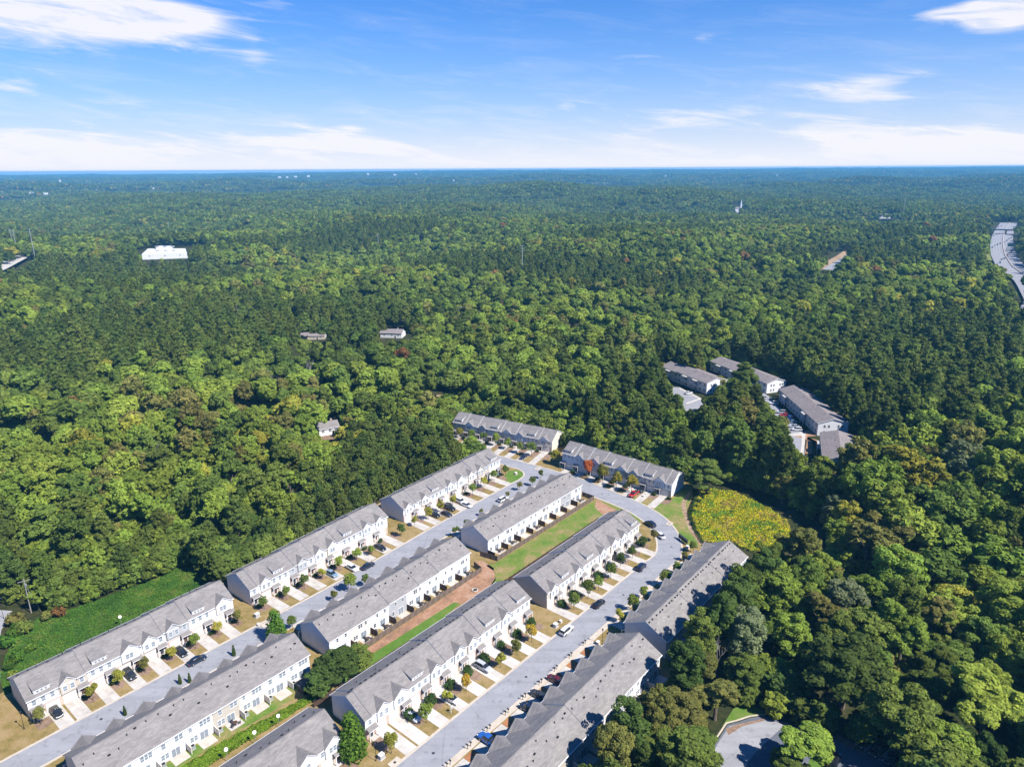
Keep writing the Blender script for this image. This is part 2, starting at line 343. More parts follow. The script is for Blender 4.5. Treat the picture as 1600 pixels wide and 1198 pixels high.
PAINT = {'black': paint('paint_black', (0.012, 0.012, 0.014)), 'charcoal': paint('paint_charcoal', (0.035, 0.037, 0.042)), 'navy': paint('paint_navy', (0.012, 0.022, 0.05)),
         'white': paint('paint_white', (0.72, 0.72, 0.73)), 'silver': paint('paint_silver', (0.42, 0.44, 0.47)), 'red': paint('paint_red', (0.42, 0.012, 0.016)),
         'blue': paint('paint_blue', (0.02, 0.10, 0.36)), 'steel blue': paint('paint_steel_blue', (0.16, 0.25, 0.34)), 'maroon': paint('paint_maroon', (0.10, 0.012, 0.016))}
M['tyre'] = mat('tyre_rubber', (0.015, 0.015, 0.016), 0.9, 0.1)
M['rim'] = mat('alloy_rim', (0.35, 0.35, 0.37), 0.3, 0.05, metal=0.7)
M['headlight'] = mat('headlight_lens', (0.6, 0.62, 0.65), 0.1, 0.05, spec=0.6)
M['tail_light'] = mat('tail_light_lens', (0.25, 0.01, 0.01), 0.2, 0.05, spec=0.6)
M['car_glass'] = mat('car_glass', (0.018, 0.022, 0.027), 0.06, 0.1, spec=0.8)

# ------------------------------------------------------------------ mesh helpers
class MB:
    """collects shapes into one mesh"""
    def __init__(self): self.v = []; self.f = []; self.mi = []
    def poly(self, pts, mi=0):
        b = len(self.v); self.v += [tuple(p) for p in pts]; self.f.append(tuple(range(b, b + len(pts)))); self.mi.append(mi); return self
    def box(self, x0, x1, y0, y1, z0, z1, mi=0, skip=''):
        b = len(self.v)
        self.v += [(x0, y0, z0), (x1, y0, z0), (x1, y1, z0), (x0, y1, z0), (x0, y0, z1), (x1, y0, z1), (x1, y1, z1), (x0, y1, z1)]
        for k, q in (('b', (0, 3, 2, 1)), ('t', (4, 5, 6, 7)), ('f', (0, 1, 5, 4)), ('r', (1, 2, 6, 5)), ('k', (2, 3, 7, 6)), ('l', (3, 0, 4, 7))):
            if k in skip: continue
            self.f.append(tuple(b + i for i in q)); self.mi.append(mi if not isinstance(mi, dict) else mi.get(k, mi['*']))
        return self
    def prism(self, prof, x0, x1, mi_side, mi_end=None):      # prof in (y, z), counter-clockwise seen from +x; extruded along x
        b = len(self.v); n = len(prof)
        self.v += [(x0, y, z) for y, z in prof] + [(x1, y, z) for y, z in prof]
        for i in range(n):
            j = (i + 1) % n
            self.f.append((b + i, b + j, b + n + j, b + n + i)); self.mi.append(mi_side[i] if isinstance(mi_side, (list, tuple)) else mi_side)
        e = mi_side if mi_end is None else mi_end
        self.f.append(tuple(b + n + i for i in range(n))); self.mi.append(e)
        self.f.append(tuple(b + i for i in reversed(range(n)))); self.mi.append(e)
        return self
    def slab(self, quad, th, mi_top=0, mi_other=None):         # four corners, thickness downwards
        o = mi_top if mi_other is None else mi_other
        b = len(self.v); self.v += [tuple(p) for p in quad] + [(p[0], p[1], p[2] - th) for p in quad]
        self.f.append((b, b + 1, b + 2, b + 3)); self.mi.append(mi_top)
        self.f.append((b + 7, b + 6, b + 5, b + 4)); self.mi.append(o)
        for i in range(4):
            j = (i + 1) % 4; self.f.append((b + i, b + 4 + i, b + 4 + j, b + j)); self.mi.append(o)
        return self
    def cyl(self, p0, p1, r0, r1=None, n=8, mi=0, cap=True):
        r1 = r0 if r1 is None else r1
        p0, p1 = Vector(p0), Vector(p1); d = (p1 - p0).normalized(); a = d.orthogonal().normalized(); c = d.cross(a)
        b = len(self.v)
        for p, r in ((p0, r0), (p1, r1)):
            for i in range(n):
                q = p + (a * math.cos(2 * math.pi * i / n) + c * math.sin(2 * math.pi * i / n)) * r; self.v.append(tuple(q))
        for i in range(n):
            j = (i + 1) % n; self.f.append((b + i, b + j, b + n + j, b + n + i)); self.mi.append(mi)
        if cap:
            self.f.append(tuple(b + n + i for i in range(n))); self.mi.append(mi)
            self.f.append(tuple(b + i for i in reversed(range(n)))); self.mi.append(mi)
        return self
    def loft(self, rings, mi=0, cap=True, smooth_=False):
        b = len(self.v); n = len(rings[0])
        for r in rings: self.v += [tuple(p) for p in r]
        for k in range(len(rings) - 1):
            for i in range(n):
                j = (i + 1) % n
                self.f.append((b + k * n + i, b + k * n + j, b + (k + 1) * n + j, b + (k + 1) * n + i)); self.mi.append(mi)
        if cap:
            self.f.append(tuple(b + i for i in reversed(range(n)))); self.mi.append(mi)
            self.f.append(tuple(b + (len(rings) - 1) * n + i for i in range(n))); self.mi.append(mi)
        return self
    def mesh(self, name, mats, smooth_=False):
        me = bpy.data.meshes.new(name); me.from_pydata(self.v, [], self.f)
        for mt in (mats if isinstance(mats, (list, tuple)) else [mats]): me.materials.append(mt)
        me.polygons.foreach_set('material_index', self.mi)
        if smooth_: me.polygons.foreach_set('use_smooth', [True] * len(self.f))
        me.update(); return me
    def build(self, name, mats, parent=None, loc=None, rz=0.0, smooth_=False):
        return link(name, self.mesh(name, mats, smooth_), parent, loc, rz)

def link(name, data, parent=None, loc=None, rz=0.0, scale=None):
    o = bpy.data.objects.new(name, data); COL.objects.link(o)
    if parent is not None: o.parent = parent
    if loc is not None: o.location = loc
    if rz: o.rotation_euler = (0, 0, rz)
    if scale is not None: o.scale = scale
    return o
def tag(o, label=None, cat=None, group=None, kind=None):
    if label: o['label'] = label
    if cat: o['category'] = cat
    if group: o['group'] = group
    if kind: o['kind'] = kind
    return o
def empty(name, loc, rz=0.0):
    o = bpy.data.objects.new(name, None); COL.objects.link(o); o.location = loc; o.rotation_euler = (0, 0, rz); o.empty_display_size = 0.3; return o
def copy_tree(o, parent=None):
    c = o.copy(); COL.objects.link(c)
    if parent is not None: c.parent = parent
    for ch in list(o.children): copy_tree(ch, c)
    return c
def sheet(name, pts, z, mt, kind='structure'):                # a flat polygon
    vs = [Vector((p[0], p[1], 0)) for p in pts]
    tris = tessellate_polygon([vs])
    me = bpy.data.meshes.new(name); fs = []
    for t in tris:
        a, b, c = (vs[i] for i in t)
        fs.append(t if (b - a).cross(c - a).z > 0 else (t[0], t[2], t[1]))
    me.from_pydata([(v.x, v.y, z) for v in vs], [], fs); me.materials.append(mt); me.update()
    o = link(name, me); o['kind'] = kind; return o
def strip(name, line, w, z0, z1, mt, kind='structure'):        # a raised band along a polyline, w to its left
    pts = [Vector((p[0], p[1], 0)) for p in line]; L = []
    for i, p in enumerate(pts):
        a = pts[max(0, i - 1)]; b = pts[min(len(pts) - 1, i + 1)]; d = (b - a).normalized(); n = Vector((-d.y, d.x, 0)); L.append(p + n * w)
    mb = MB()
    rings = [[(p.x, p.y, z0), (p.x, p.y, z1), (q.x, q.y, z1), (q.x, q.y, z0)] for p, q in zip(pts, L)]
    mb.loft(rings); o = mb.build(name, mt); o['kind'] = kind; return o
def catmull(pts, k=6):
    out = []; n = len(pts)
    for i in range(n - 1):
        p0, p1, p2, p3 = (np.array(pts[max(0, min(n - 1, i + j))], float) for j in (-1, 0, 1, 2))
        for q in range(k):
            t = q / k
            out.append(tuple(0.5 * ((2 * p1) + (-p0 + p2) * t + (2 * p0 - 5 * p1 + 4 * p2 - p3) * t * t + (-p0 + 3 * p1 - 3 * p2 + p3) * t ** 3)))
    out.append(tuple(pts[-1])); return out

# ------------------------------------------------------------------ ground, roads, lawns
def build_ground():
    # one sheet in rings to the horizon, finer near the estate
    rad = [0.0] + list(np.geomspace(60, 14800, 90)); nth = 220
    az0 = R(-62); az1 = R(62)
    v = []; f = []
    for r in rad:
        for k in range(nth + 1):
            a = az0 + (az1 - az0) * k / nth
            v.append((r * math.sin(a), r * math.cos(a)))
    v = np.array(v); z = terrain(v[:, 0], v[:, 1]) - 0.05
    vs = [(x, y, zz) for (x, y), zz in zip(v, z)]
    for i in range(1, len(rad) - 1):
        for k in range(nth):
            a = i * (nth + 1) + k; f.append((a, a + nth + 1, a + nth + 2, a + 1))
    for k in range(nth):
        f.append((0, nth + 1 + k, nth + 2 + k))
    # behind the drone: a flat apron so the sheet does not end under the camera
    b = len(vs); vs += [(-900, 60 * math.cos(az0), -0.05), (-900, -300, -0.05), (900, -300, -0.05), (900, 60 * math.cos(az0), -0.05)]
    me = bpy.data.meshes.new('ground'); me.from_pydata(vs, [], [tuple(reversed(q)) for q in f] + [(b, b + 1, b + 2, b + 3)])
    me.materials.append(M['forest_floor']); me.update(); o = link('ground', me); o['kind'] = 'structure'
    me.polygons.foreach_set('use_smooth', [True] * len(me.polygons))
build_ground()

ESTATE = [P(22, -188.0), P(88, -188.5), P(118, -189), P(150, -192), P(212, -192), (-34, 322), (-22, 334), (22, 306), (28, 294), (72, 260), (70.5, 250), (64.5, 236), (62.8, 223), (63.6, 211), (75, 210.5), P(200, -66), P(140, -61), P(60, -61), P(14, -61), P(8, -120)]
sheet('lawn', ESTATE, 0.0, M['lawn_dry'])

R1_FAR = catmull([P(18, -163.2), P(60, -163.3), P(100, -163.2), P(120, -163.8), P(150, -165.4), P(178, -166.5), P(200, -167.0)], 5)
A3_CORNER = catmull([P(201, -167.1), (2.5, 264.3), (4.4, 267.4), (5.1, 269.9), (4.5, 273.2), (2.3, 276.2), (-0.5, 278.0)], 4)
X_NEAR = [(-0.5, 278.0), (-20, 292.4), (-36, 304.2)]
OUTER = catmull([(-32, 309.8), (-23, 302.8), (-9.9, 292.8), (3.1, 284.0), (16.6, 274.2), (27.7, 265.6), (36.2, 256.9), (44.9, 247.5), (51.5, 238.6), (55.4, 230.8), (57.2, 221.9), (57.0, 213.7), (55.4, 205.9), (53.0, 201.4)], 5)
D_SIDE = [P(188, -88.2), P(140, -88.2), P(80, -88.6), P(14, -88.8)]
C_SIDE = [P(14, -96.4), P(100, -96.1), P(140, -95.7), P(176, -95.6)]
INNER = catmull([P(181, -95.7), (45.7, 203.9), (47.9, 207.6), (49.2, 212.6), (49.6, 219.4), (47.7, 228.3), (43.2, 236.6), (38.9, 241.8), (31.3, 249.4), (23.5, 257.0), (17.5, 260.8), (13.5, 261.0)], 5)
R1_NEAR = catmull([P(209, -158.3), P(178, -158.6), P(150, -157.6), P(120, -156.1), P(100, -155.6), P(60, -155.5), P(18, -155.4)], 5)
ROAD = R1_FAR + A3_CORNER + X_NEAR[1:] + OUTER + D_SIDE + C_SIDE + INNER + R1_NEAR
sheet('road', ROAD, 0.024, M['asphalt'])
for line in (list(reversed(R1_FAR + A3_CORNER + X_NEAR[1:])), list(reversed(OUTER)) , list(reversed(INNER)), list(reversed(R1_NEAR)), list(reversed(C_SIDE))):
    strip('kerb', list(reversed(line)), 0.62, 0.0, 0.075, M['kerb'])
strip('pavement', D_SIDE, 1.55, 0.0, 0.09, M['kerb'])
# entrance street beyond the lower row's shaded end
sheet('street', [P(6, -186), P(20, -187), P(29, -187), P(32, -196), P(34, -206), P(38, -217), P(43, -225), P(38, -233), P(27, -231), P(24, -214), P(19, -202)], 0.02, M['asphalt_pale'])
sheet('pavement', [P(8, -183.6), P(24.5, -183.8), P(24.5, -185.2), P(8, -185.2)], 0.05, M['kerb'])
# green between the fences, clay run-off, side lawns
sheet('lawn', [P(150.5, -132.9), P(212, -132.8), P(222, -123), P(215, -112), P(199, -110), P(196, -122.6), P(140, -123.2), P(137.5, -124.8), P(144, -127.0), P(147.2, -129.5), P(148.2, -134.5)], 0.006, M['lawn_green'])
sheet('lawn', [P(96, -128.8), P(112, -128.6), P(127, -128.3), P(128, -126.6), P(118, -125.0), P(98, -124.8), P(84, -124.9), P(84, -127)], 0.010, M['lawn_lush'])
sheet('red_clay', [P(82, -131.4), P(97, -131.6), P(130, -132.4), P(145, -133.4), P(147.6, -138.6), P(149.6, -137), P(148.6, -131.5), P(144, -126.6), P(137.5, -124.4), P(130, -124.2), P(127, -127.4), P(112, -128.2), P(97, -129.2), P(82, -128.6)], 0.006, M['red_clay'])
sheet('red_clay', [(32.2, 246.3), (37.8, 239.2), (41.0, 233.5), (38, 226), (34, 231), (31, 240)], 0.012, M['red_clay'])
sheet('lawn', [(61.8, 247.2), (69.4, 258.0), (71.8, 259.6), (69.6, 248.6), (64.0, 236), (62.4, 223), (63.2, 211.6), (60, 209), (57.9, 214), (58, 222), (56.2, 231), (52.3, 239.2), (48.5, 244.2), (57, 247.5)], 0.006, M['lawn_green'])
sheet('lawn', [(-0.5, 260.6), (2.4, 264.8), (4.0, 267.6), (4.6, 269.9), (4.0, 272.8), (2.0, 275.4), (-1.5, 274), (-4, 267)], 0.010, M['lawn_lush'])
sheet('lawn', [P(31, -135.2), P(83, -135.2), P(83, -129.8), P(60, -131.6), P(31, -133.2)], 0.006, M['lawn_green'])
# bare strip behind the upper left rows
sheet('bare_soil', [P(86, -186.4), P(118, -187.0), P(150, -189.0), P(206, -190.5), P(206, -195), P(160, -196), P(118, -192), P(86, -195.5)], 0.006, M['pine_straw'])
sheet('path', [(62.9, 236.8), (64.4, 244), (69.4, 252.8), (70.4, 252.2), (66.0, 243.4), (64.6, 236), (63.6, 223), (64.6, 212.2), (63.2, 212.2), (62.0, 223)], 0.012, M['pine_straw'])
# the lower right car park and its drive
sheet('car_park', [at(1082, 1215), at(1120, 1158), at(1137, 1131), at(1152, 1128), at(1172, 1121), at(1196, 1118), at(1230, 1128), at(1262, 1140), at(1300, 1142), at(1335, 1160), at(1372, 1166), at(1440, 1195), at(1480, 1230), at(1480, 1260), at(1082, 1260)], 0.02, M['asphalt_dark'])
sheet('drive', [at(1092, 1215), at(1124, 1157), at(1140, 1134), at(1196, 1122), at(1226, 1132), at(1180, 1175), at(1150, 1215)], 0.026, M['asphalt_pale'])
sheet('lawn', [at(1128, 1135), at(1150, 1100), at(1172, 1096), at(1198, 1116), at(1172, 1120), at(1150, 1126), at(1138, 1130)], 0.02, M['lawn_lush'])
strip('kerb', [at(1080, 1215), at(1118, 1157), at(1136, 1130), at(1151, 1126.5), at(1172, 1119.5), at(1197, 1116.5)], 0.35, 0.0, 0.14, M['kerb'])
sheet('leaf_litter', [at(1134, 1138), at(1152, 1131), at(1196, 1121.5), at(1196, 1125), at(1160, 1134), at(1138, 1148)], 0.032, M['mulch'])
sheet('leaf_litter', [at(1290, 1141), at(1312, 1150), at(1340, 1166), at(1352, 1174), at(1345, 1176), at(1322, 1163), at(1300, 1152)], 0.032, M['mulch'])
sheet('lawn', [at(1255, 1215), at(1268, 1178), at(1284, 1168), at(1300, 1184), at(1296, 1215)], 0.026, M['lawn_lush'])
for a, b in (((1349, 1174), (1370, 1155)), ((1372, 1186), (1391, 1169)), ((1395, 1197), (1413, 1181))):
    pa, pb = at(*a), at(*b); d = np.array(pb) - np.array(pa); d /= np.linalg.norm(d); n = np.array([-d[1], d[0]]) * 0.07
    sheet('parking_line', [tuple(np.array(pa) + n), tuple(np.array(pa) - n), tuple(np.array(pb) - n), tuple(np.array(pb) + n)], 0.026, M['trim'])
strip('kerb', [at(1300, 1186), at(1285, 1167)], 0.3, 0.0, 0.13, M['kerb'])

# ------------------------------------------------------------------ townhouse rows
EAVE, PITCHR, DEPTH = 5.45, 0.51, 12.2
MESH = {}
def cached(key, fn):
    if key not in MESH: MESH[key] = fn()
    return MESH[key]
def window_mesh(w, h, dark=False, mull=1):
    def mk():
        mb = MB(); t = 0.09
        mb.box(-w / 2 - t, w / 2 + t, -0.07, 0.0, -h / 2 - t, -h / 2, 0); mb.box(-w / 2 - t, w / 2 + t, -0.07, 0.0, h / 2, h / 2 + t, 0)
        mb.box(-w / 2 - t, -w / 2, -0.07, 0.0, -h / 2, h / 2, 0); mb.box(w / 2, w / 2 + t, -0.07, 0.0, -h / 2, h / 2, 0)
        for k in range(1, mull):
            x = -w / 2 + w * k / mull; mb.box(x - 0.07, x + 0.07, -0.065, 0.0, -h / 2, h / 2, 0)
        mb.box(-w / 2, w / 2, -0.05, -0.02, -0.03, 0.03, 0)
        mb.box(-w / 2, w / 2, -0.025, -0.005, -h / 2, h / 2, 1)
        return mb.mesh('window', [M['trim'], M['glass_dark' if dark else 'glass']])
    return cached(('win', w, h, dark, mull), mk)
def garage_mesh():
    def mk():
        mb = MB(); mb.box(-1.42, 1.42, -0.05, 0, 0.02, 2.25, 1)
        mb.box(-1.30, 1.30, -0.062, -0.05, 0.04, 2.14, 0)
        for k in range(4):
            for q in range(4): mb.box(-1.22 + q * 0.62, -0.70 + q * 0.62, -0.085, -0.062, 0.12 + k * 0.51, 0.50 + k * 0.51, 0)
        return mb.mesh('garage_door', [M['garage'], M['trim']])
    return cached('garage', mk)
def door_mesh(red):
    def mk():
        mb = MB(); mb.box(-0.58, 0.58, -0.05, 0, 0.05, 2.2, 1); mb.box(-0.46, 0.46, -0.08, -0.05, 0.08, 2.1, 0)
        for k in range(2):
            for q in range(2): mb.box(-0.36 + q * 0.40, -0.04 + q * 0.40, -0.095, -0.08, 0.25 + k * 0.95, 0.95 + k * 0.95, 0)
        return mb.mesh('entry_door', [M['door_red' if red else 'door'], M['trim']])
    return cached(('door', red), mk)
def porch_mesh():
    def mk():
        mb = MB(); mb.slab([(-1.35, -1.25, 2.62), (1.35, -1.25, 2.62), (1.35, -0.002, 3.12), (-1.35, -0.002, 3.12)], 0.16, 0, 1)
        mb.box(1.12, 1.28, -1.15, -0.99, 0.02, 2.48, 1); mb.box(-1.28, -1.12, -1.15, -0.99, 0.02, 2.48, 1)
        return mb.mesh('porch_roof', [M['shingle'], M['trim']])
    return cached('porch', mk)
def slider_mesh():
    def mk():
        mb = MB(); mb.box(-1.0, 1.0, -0.06, 0, 0.05, 2.2, 0); mb.box(-0.9, -0.04, -0.075, -0.06, 0.12, 2.1, 1); mb.box(0.04, 0.9, -0.085, -0.06, 0.12, 2.1, 1)
        return mb.mesh('patio_door', [M['trim'], M['glass']])
    return cached('slider', mk)
def vent_mesh(kind):
    def mk():
        mb = MB()
        if kind == 0: mb.box(-0.28, 0.28, -0.16, 0.16, -0.1, 0.2, 0)
        else: mb.cyl((0, 0, -0.1), (0, 0, 0.42), 0.085, 0.085, 6); mb.cyl((0, 0, 0.42), (0, 0, 0.47), 0.15, 0.12, 6)
        return mb.mesh('roof_vent', [M['black']])
    return cached(('vent', kind), mk)
def gable_mesh(w, big, sid, roofm):
    """a cross gable standing on the front wall; origin on the wall line at ground level"""
    def mk():
        mb = MB(); hw = w / 2; ze = EAVE - 0.05; pg = 0.78 if big else 0.85; zr = ze + hw * pg + 0.25; yb = (zr - ze) / PITCHR + 0.5; y0 = -0.42; ov = 0.32; th = 0.16
        zl = ze - ov * pg + 0.25                                       # eave of the little roof
        mb.box(-hw, hw, y0, 0.1, 2.78, ze, {'*': 2, 'b': 1}, skip='tk')
        mb.poly([(-hw, y0, ze), (hw, y0, ze), (0, y0, ze + hw * pg)], 1 if big else 2)
        if big: mb.box(-hw - 0.02, hw + 0.02, y0 - 0.05, y0 - 0.003, ze - 0.10, ze + 0.10, 1)
        for s in (-1, 1):
            q = [(0, y0 - ov, zr), (0, yb, zr), (s * (hw + ov), yb - 0.0, zl), (s * (hw + ov), y0 - ov, zl)]
            if s > 0: q = [q[0], q[3], q[2], q[1]]
            mb.slab(q, th, 0, 1)
        return mb.mesh('front_gable', [roofm, M['trim'], sid])
    return cached(('gable', round(w, 2), big, sid.name, roofm.name), mk)
def dormer_mesh(w, roofm, sid):
    def mk():
        mb = MB(); hw = w / 2; y0 = 0.55; zb = EAVE + y0 * PITCHR; zt = zb + 1.0; ps = 0.25; yb = y0 + (zt - zb) / (PITCHR - ps) + 0.3
        zback = zt + ps * (yb - y0)
        mb.poly([(-hw, y0, zb - 0.1), (hw, y0, zb - 0.1), (hw, y0, zt), (-hw, y0, zt)], 2)
        for s in (-1, 1):
            q = [(s * hw, y0, zb - 0.1), (s * hw, yb, EAVE + yb * PITCHR - 0.1), (s * hw, yb, zback - 0.02), (s * hw, y0, zt)]
            mb.poly(q if s > 0 else list(reversed(q)), 2)
        mb.slab([(-hw - 0.18, y0 - 0.25, zt + 0.12 - 0.05), (hw + 0.18, y0 - 0.25, zt + 0.12 - 0.05), (hw + 0.18, yb, zback + 0.13), (-hw - 0.18, yb, zback + 0.13)], 0.14, 0, 1)
        return mb.mesh('dormer', [roofm, M['trim'], sid])
    return cached(('dormer', w, roofm.name, sid.name), mk)
def unit_mesh(x0, x1, segs, depth, mats):
    mb = MB()
    for a, b, dz in segs:
        e = EAVE + dz; r = e + depth / 2 * PITCHR
        mb.box(a, b, 0, depth, 0, 2.75, {'*': 1, 'f': 0}, skip='tb')
        mb.box(a, b, 0, depth, 2.75, e, 1, skip='tb')
        mb.box(a, b, -0.025, -0.002, 2.68, 2.86, 2)
        for x, flip in ((a, True), (b, False)):
            t = [(x, 0, e), (x, depth, e), (x, depth / 2, r)]
            mb.poly(list(reversed(t)) if flip else t, 1)
    for x in (x0, x1):                                         # corner boards
        mb.box(x - 0.05, x + 0.05, -0.03, 0.06, 2.86, EAVE + segs[0][2] - 0.05, 2)
    return mb.mesh('townhouse', mats)
def roof_mesh(a, b, dz, depth, roofm, ovl, ovr):
    mb = MB(); e = EAVE + dz; ov = 0.42; th = 0.2; d2 = depth / 2; zr = e + d2 * PITCHR + 0.16; zo = e - ov * PITCHR + 0.16
    prof = [(-ov, zo - th), (-ov, zo), (d2, zr), (depth + ov, zo), (depth + ov, zo - th), (d2, zr - th - 0.05)]
    mb.prism(list(reversed(prof)), a - ovl, b + ovr, [1, 1, 0, 0, 1, 1][::1], 1)
    # sort face slots: top planes get shingles
    for i, f in enumerate(mb.f):
        p = [Vector(mb.v[k]) for k in f]
        n = (p[1] - p[0]).cross(p[2] - p[1])
        mb.mi[i] = 0 if (abs(n.normalized().z) > 0.5 and max(q.z for q in p) > zr - 0.01) else 1
    for y in (-ov - 0.12, depth + ov):                          # gutters
        mb.box(a - ovl + 0.02, b + ovr - 0.02, y, y + 0.12, zo - 0.16, zo - 0.03, 1)
    mb.box(a - ovl + 0.03, b + ovr - 0.03, d2 - 0.14, d2 + 0.14, zr - 0.05, zr + 0.035, 0)   # ridge cap
    return mb.mesh('roof', [roofm, M['trim']])

ROWS = {}
SID = ['white', 'pale', 'white', 'cream', 'tan', 'white', 'pale', 'white', 'grey', 'white', 'cream']
def row(key, label, p0, p1, n, feats, seams, step, drive, kerb_t, dmode='std', rear=None, brick='brick_pink', sid=SID, roofm='shingle', beds='mulch', depth=DEPTH, ridge_vents=False, gw=1.0, ends=('white', 'white')):
    p0 = np.array(p0); p1 = np.array(p1); L = float(np.linalg.norm(p1 - p0)); rz = math.atan2(p1[1] - p0[1], p1[0] - p0[0]); w = L / n
    root = empty('townhouse_row', (p0[0], p0[1], 0), rz); tag(root, label, 'townhouses', 'rows of attached townhouses')
    ROWS[key] = (root, p0, rz, w, n, depth)
    cuts = [0.0] + [s * w for s in seams] + [L]
    segs = [(cuts[i], cuts[i + 1], step * i if step > 0 else -step * (len(cuts) - 2 - i)) for i in range(len(cuts) - 1)]
    def dz_at(x):
        for a, b, dz in segs:
            if a - 1e-6 <= x <= b + 1e-6: return dz
        return 0.0
    rm = M[roofm]
    for i, (a, b, dz) in enumerate(segs):
        rf = link('roof', roof_mesh(a, b, dz, depth, rm, 0.3 if i == 0 else -0.004, 0.3 if i == len(segs) - 1 else 0.0), root)
        cnt = max(1, round((b - a) / w * (4 if ridge_vents else 3)))
        for k in range(cnt):
            x = a + (b - a) * (k + 0.5) / cnt + random.uniform(-0.5, 0.5)
            if ridge_vents:
                y = depth / 2 + 0.75; z = EAVE + dz + depth / 2 * PITCHR + 0.16 - (y - depth / 2) * PITCHR
                link('roof_vent', vent_mesh(0), rf, (x, y, z))
                if k % 4 == 1: y += 2.2; link('roof_vent', vent_mesh(1), rf, (x + 0.4, y, z - 2.2 * PITCHR))
            else:
                y = depth / 2 + random.choice((1.1, 1.6, 2.4, 3.2)); z = EAVE + dz + depth / 2 * PITCHR + 0.16 - (y - depth / 2) * PITCHR
                link('roof_vent', vent_mesh(1 if k % 3 else 0), rf, (x, y, z))
    for k in range(n):
        x0, x1 = k * w, (k + 1) * w
        us = [(max(a, x0), min(b, x1), dz) for a, b, dz in segs if min(b, x1) - max(a, x0) > 0.01]
        sc = sid[(k + len(ROWS) * 3) % len(sid)] if sid is SID else sid[k % len(sid)]
        if k == 0 and ends[0]: sc_end = ends[0]
        br = M[brick] if k % 3 != 1 else M['brick_tan']
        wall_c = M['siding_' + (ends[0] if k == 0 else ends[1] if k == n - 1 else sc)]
        u = link('townhouse', unit_mesh(x0, x1, us, depth, [br, wall_c, M['trim']]), root)
        d0 = drive(k)
        gx = x0 + (d0 + 0.25) * w
        gx = min(max(gx, x0 + 1.55), x1 - 1.55)
        mid = (x0 + x1) / 2
        dx = x0 + 1.45 if gx > mid else x1 - 1.45
        if abs(dx - gx) < 2.6: dx = gx + (2.75 if gx < mid else -2.75)
        link('garage_door', garage_mesh(), u, (gx, -0.003, 0))
        link('entry_door', door_mesh(k % 2 == 0), u, (dx, -0.003, 0))
        pr = link('porch_roof', porch_mesh(), u, (dx, -0.003, 0))
        dz = us[0][2]
        fx = [f for f in feats if x0 - 0.01 <= f[1] * w < x1 - 0.01]
        taken = []
        for kind, fc in fx:
            cx = fc * w
            cx = min(max(cx, 1.9), L - 1.9)
            fdz = dz_at(cx)
            if kind == 'd':
                d_ = link('dormer', dormer_mesh(3.3, rm, M['siding_white']), u, (cx, 0, fdz))
                for q in (-0.85, 0, 0.85): link('window', window_mesh(0.5, 0.5, True), u, (cx + q, 0.547, fdz + EAVE + 0.55 * PITCHR + 0.46))
            else:
                gw_ = (4.3 if kind == 'G' else 3.5) * gw
                link('front_gable', gable_mesh(gw_, kind == 'G', M['siding_' + sc], rm), u, (cx, 0, fdz))
                taken.append((cx - gw_ / 2, cx + gw_ / 2))
                if kind == 'G': link('window', window_mesh(1.75, 1.35, False, 2), u, (cx - 0.3, -0.423, 4.15 + fdz))
                else:
                    for q in (-0.8, 0.8): link('window', window_mesh(0.85, 1.35), u, (cx + q, -0.423, 4.15 + fdz))
        for x in (x0 + 0.2 * w, x0 + 0.5 * w, x0 + 0.8 * w):
            if any(a - 0.5 < x < b + 0.5 for a, b in taken): continue
            link('window', window_mesh(0.85, 1.35), u, (x, -0.003, 4.15 + dz_at(x)))
        if rear:
            for q, (xx, zz, ww, hh, mm) in enumerate(rear(k)):
                link('window', window_mesh(ww, hh, rear.__name__ == 'rear_dark', mm), u, (x0 + xx * w, depth + 0.003, zz), math.pi)
            link('patio_door', slider_mesh(), u, (x0 + 0.36 * w, depth + 0.003, 0), math.pi)
        # front yard: drive and bed
        def wp(x, y): return (p0[0] + x * math.cos(rz) - y * math.sin(rz), p0[1] + x * math.sin(rz) + y * math.cos(rz))
        yk = kerb_t(mid)
        a, b = x0 + d0 * w, x0 + (d0 + 0.5) * w
        dv = sheet('driveway', [wp(a, -yk + 0.02), wp(b, -yk + 0.02), wp(b, -0.05), wp(a, -0.05)], 0.028, M['kerb'])
        ns = max(2, round(yk / 3.0)); sl = (yk - 0.07) / ns
        for q in range(ns):
            for hf in (0, 1):
                cx, cy = wp(a + (b - a) * (.25 + .5 * hf), -0.05 - sl * (q + .5)); wd = (b - a) / 2
                sm = cached(('slab', round(wd, 2), round(sl, 2), key == 'C1', (q + hf + k) % 3), lambda: MB().box(-wd / 2 + .025, wd / 2 - .025, -sl / 2 + .025, sl / 2 - .025, 0.02, 0.05).mesh('concrete_slab', [M[('concrete', 'concrete_c', 'concrete')[(q + hf + k) % 3] if key != 'C1' else ('concrete_b', 'concrete_b', 'concrete')[(q + hf + k) % 3]]]))
                link('concrete_slab', sm, dv, (cx, cy, 0), rz)
        # walk to the door
        sheet('path', [wp(min(dx - 0.6, b), -1.5), wp(max(dx + 0.6, a), -1.5), wp(max(dx + 0.6, a), -0.05), wp(min(dx - 0.6, b), -0.05)], 0.030, M['concrete'])
        ba, bb = b + 0.12, x0 + (drive(k + 1) + 1.0) * w - 0.12 if k < n - 1 else b + 0.45 * w
        if k == 0 and d0 > 0.3:
            beds_ = [(x0 + 0.02, a - 0.12), (ba, bb)]
        else: beds_ = [(ba, bb)]
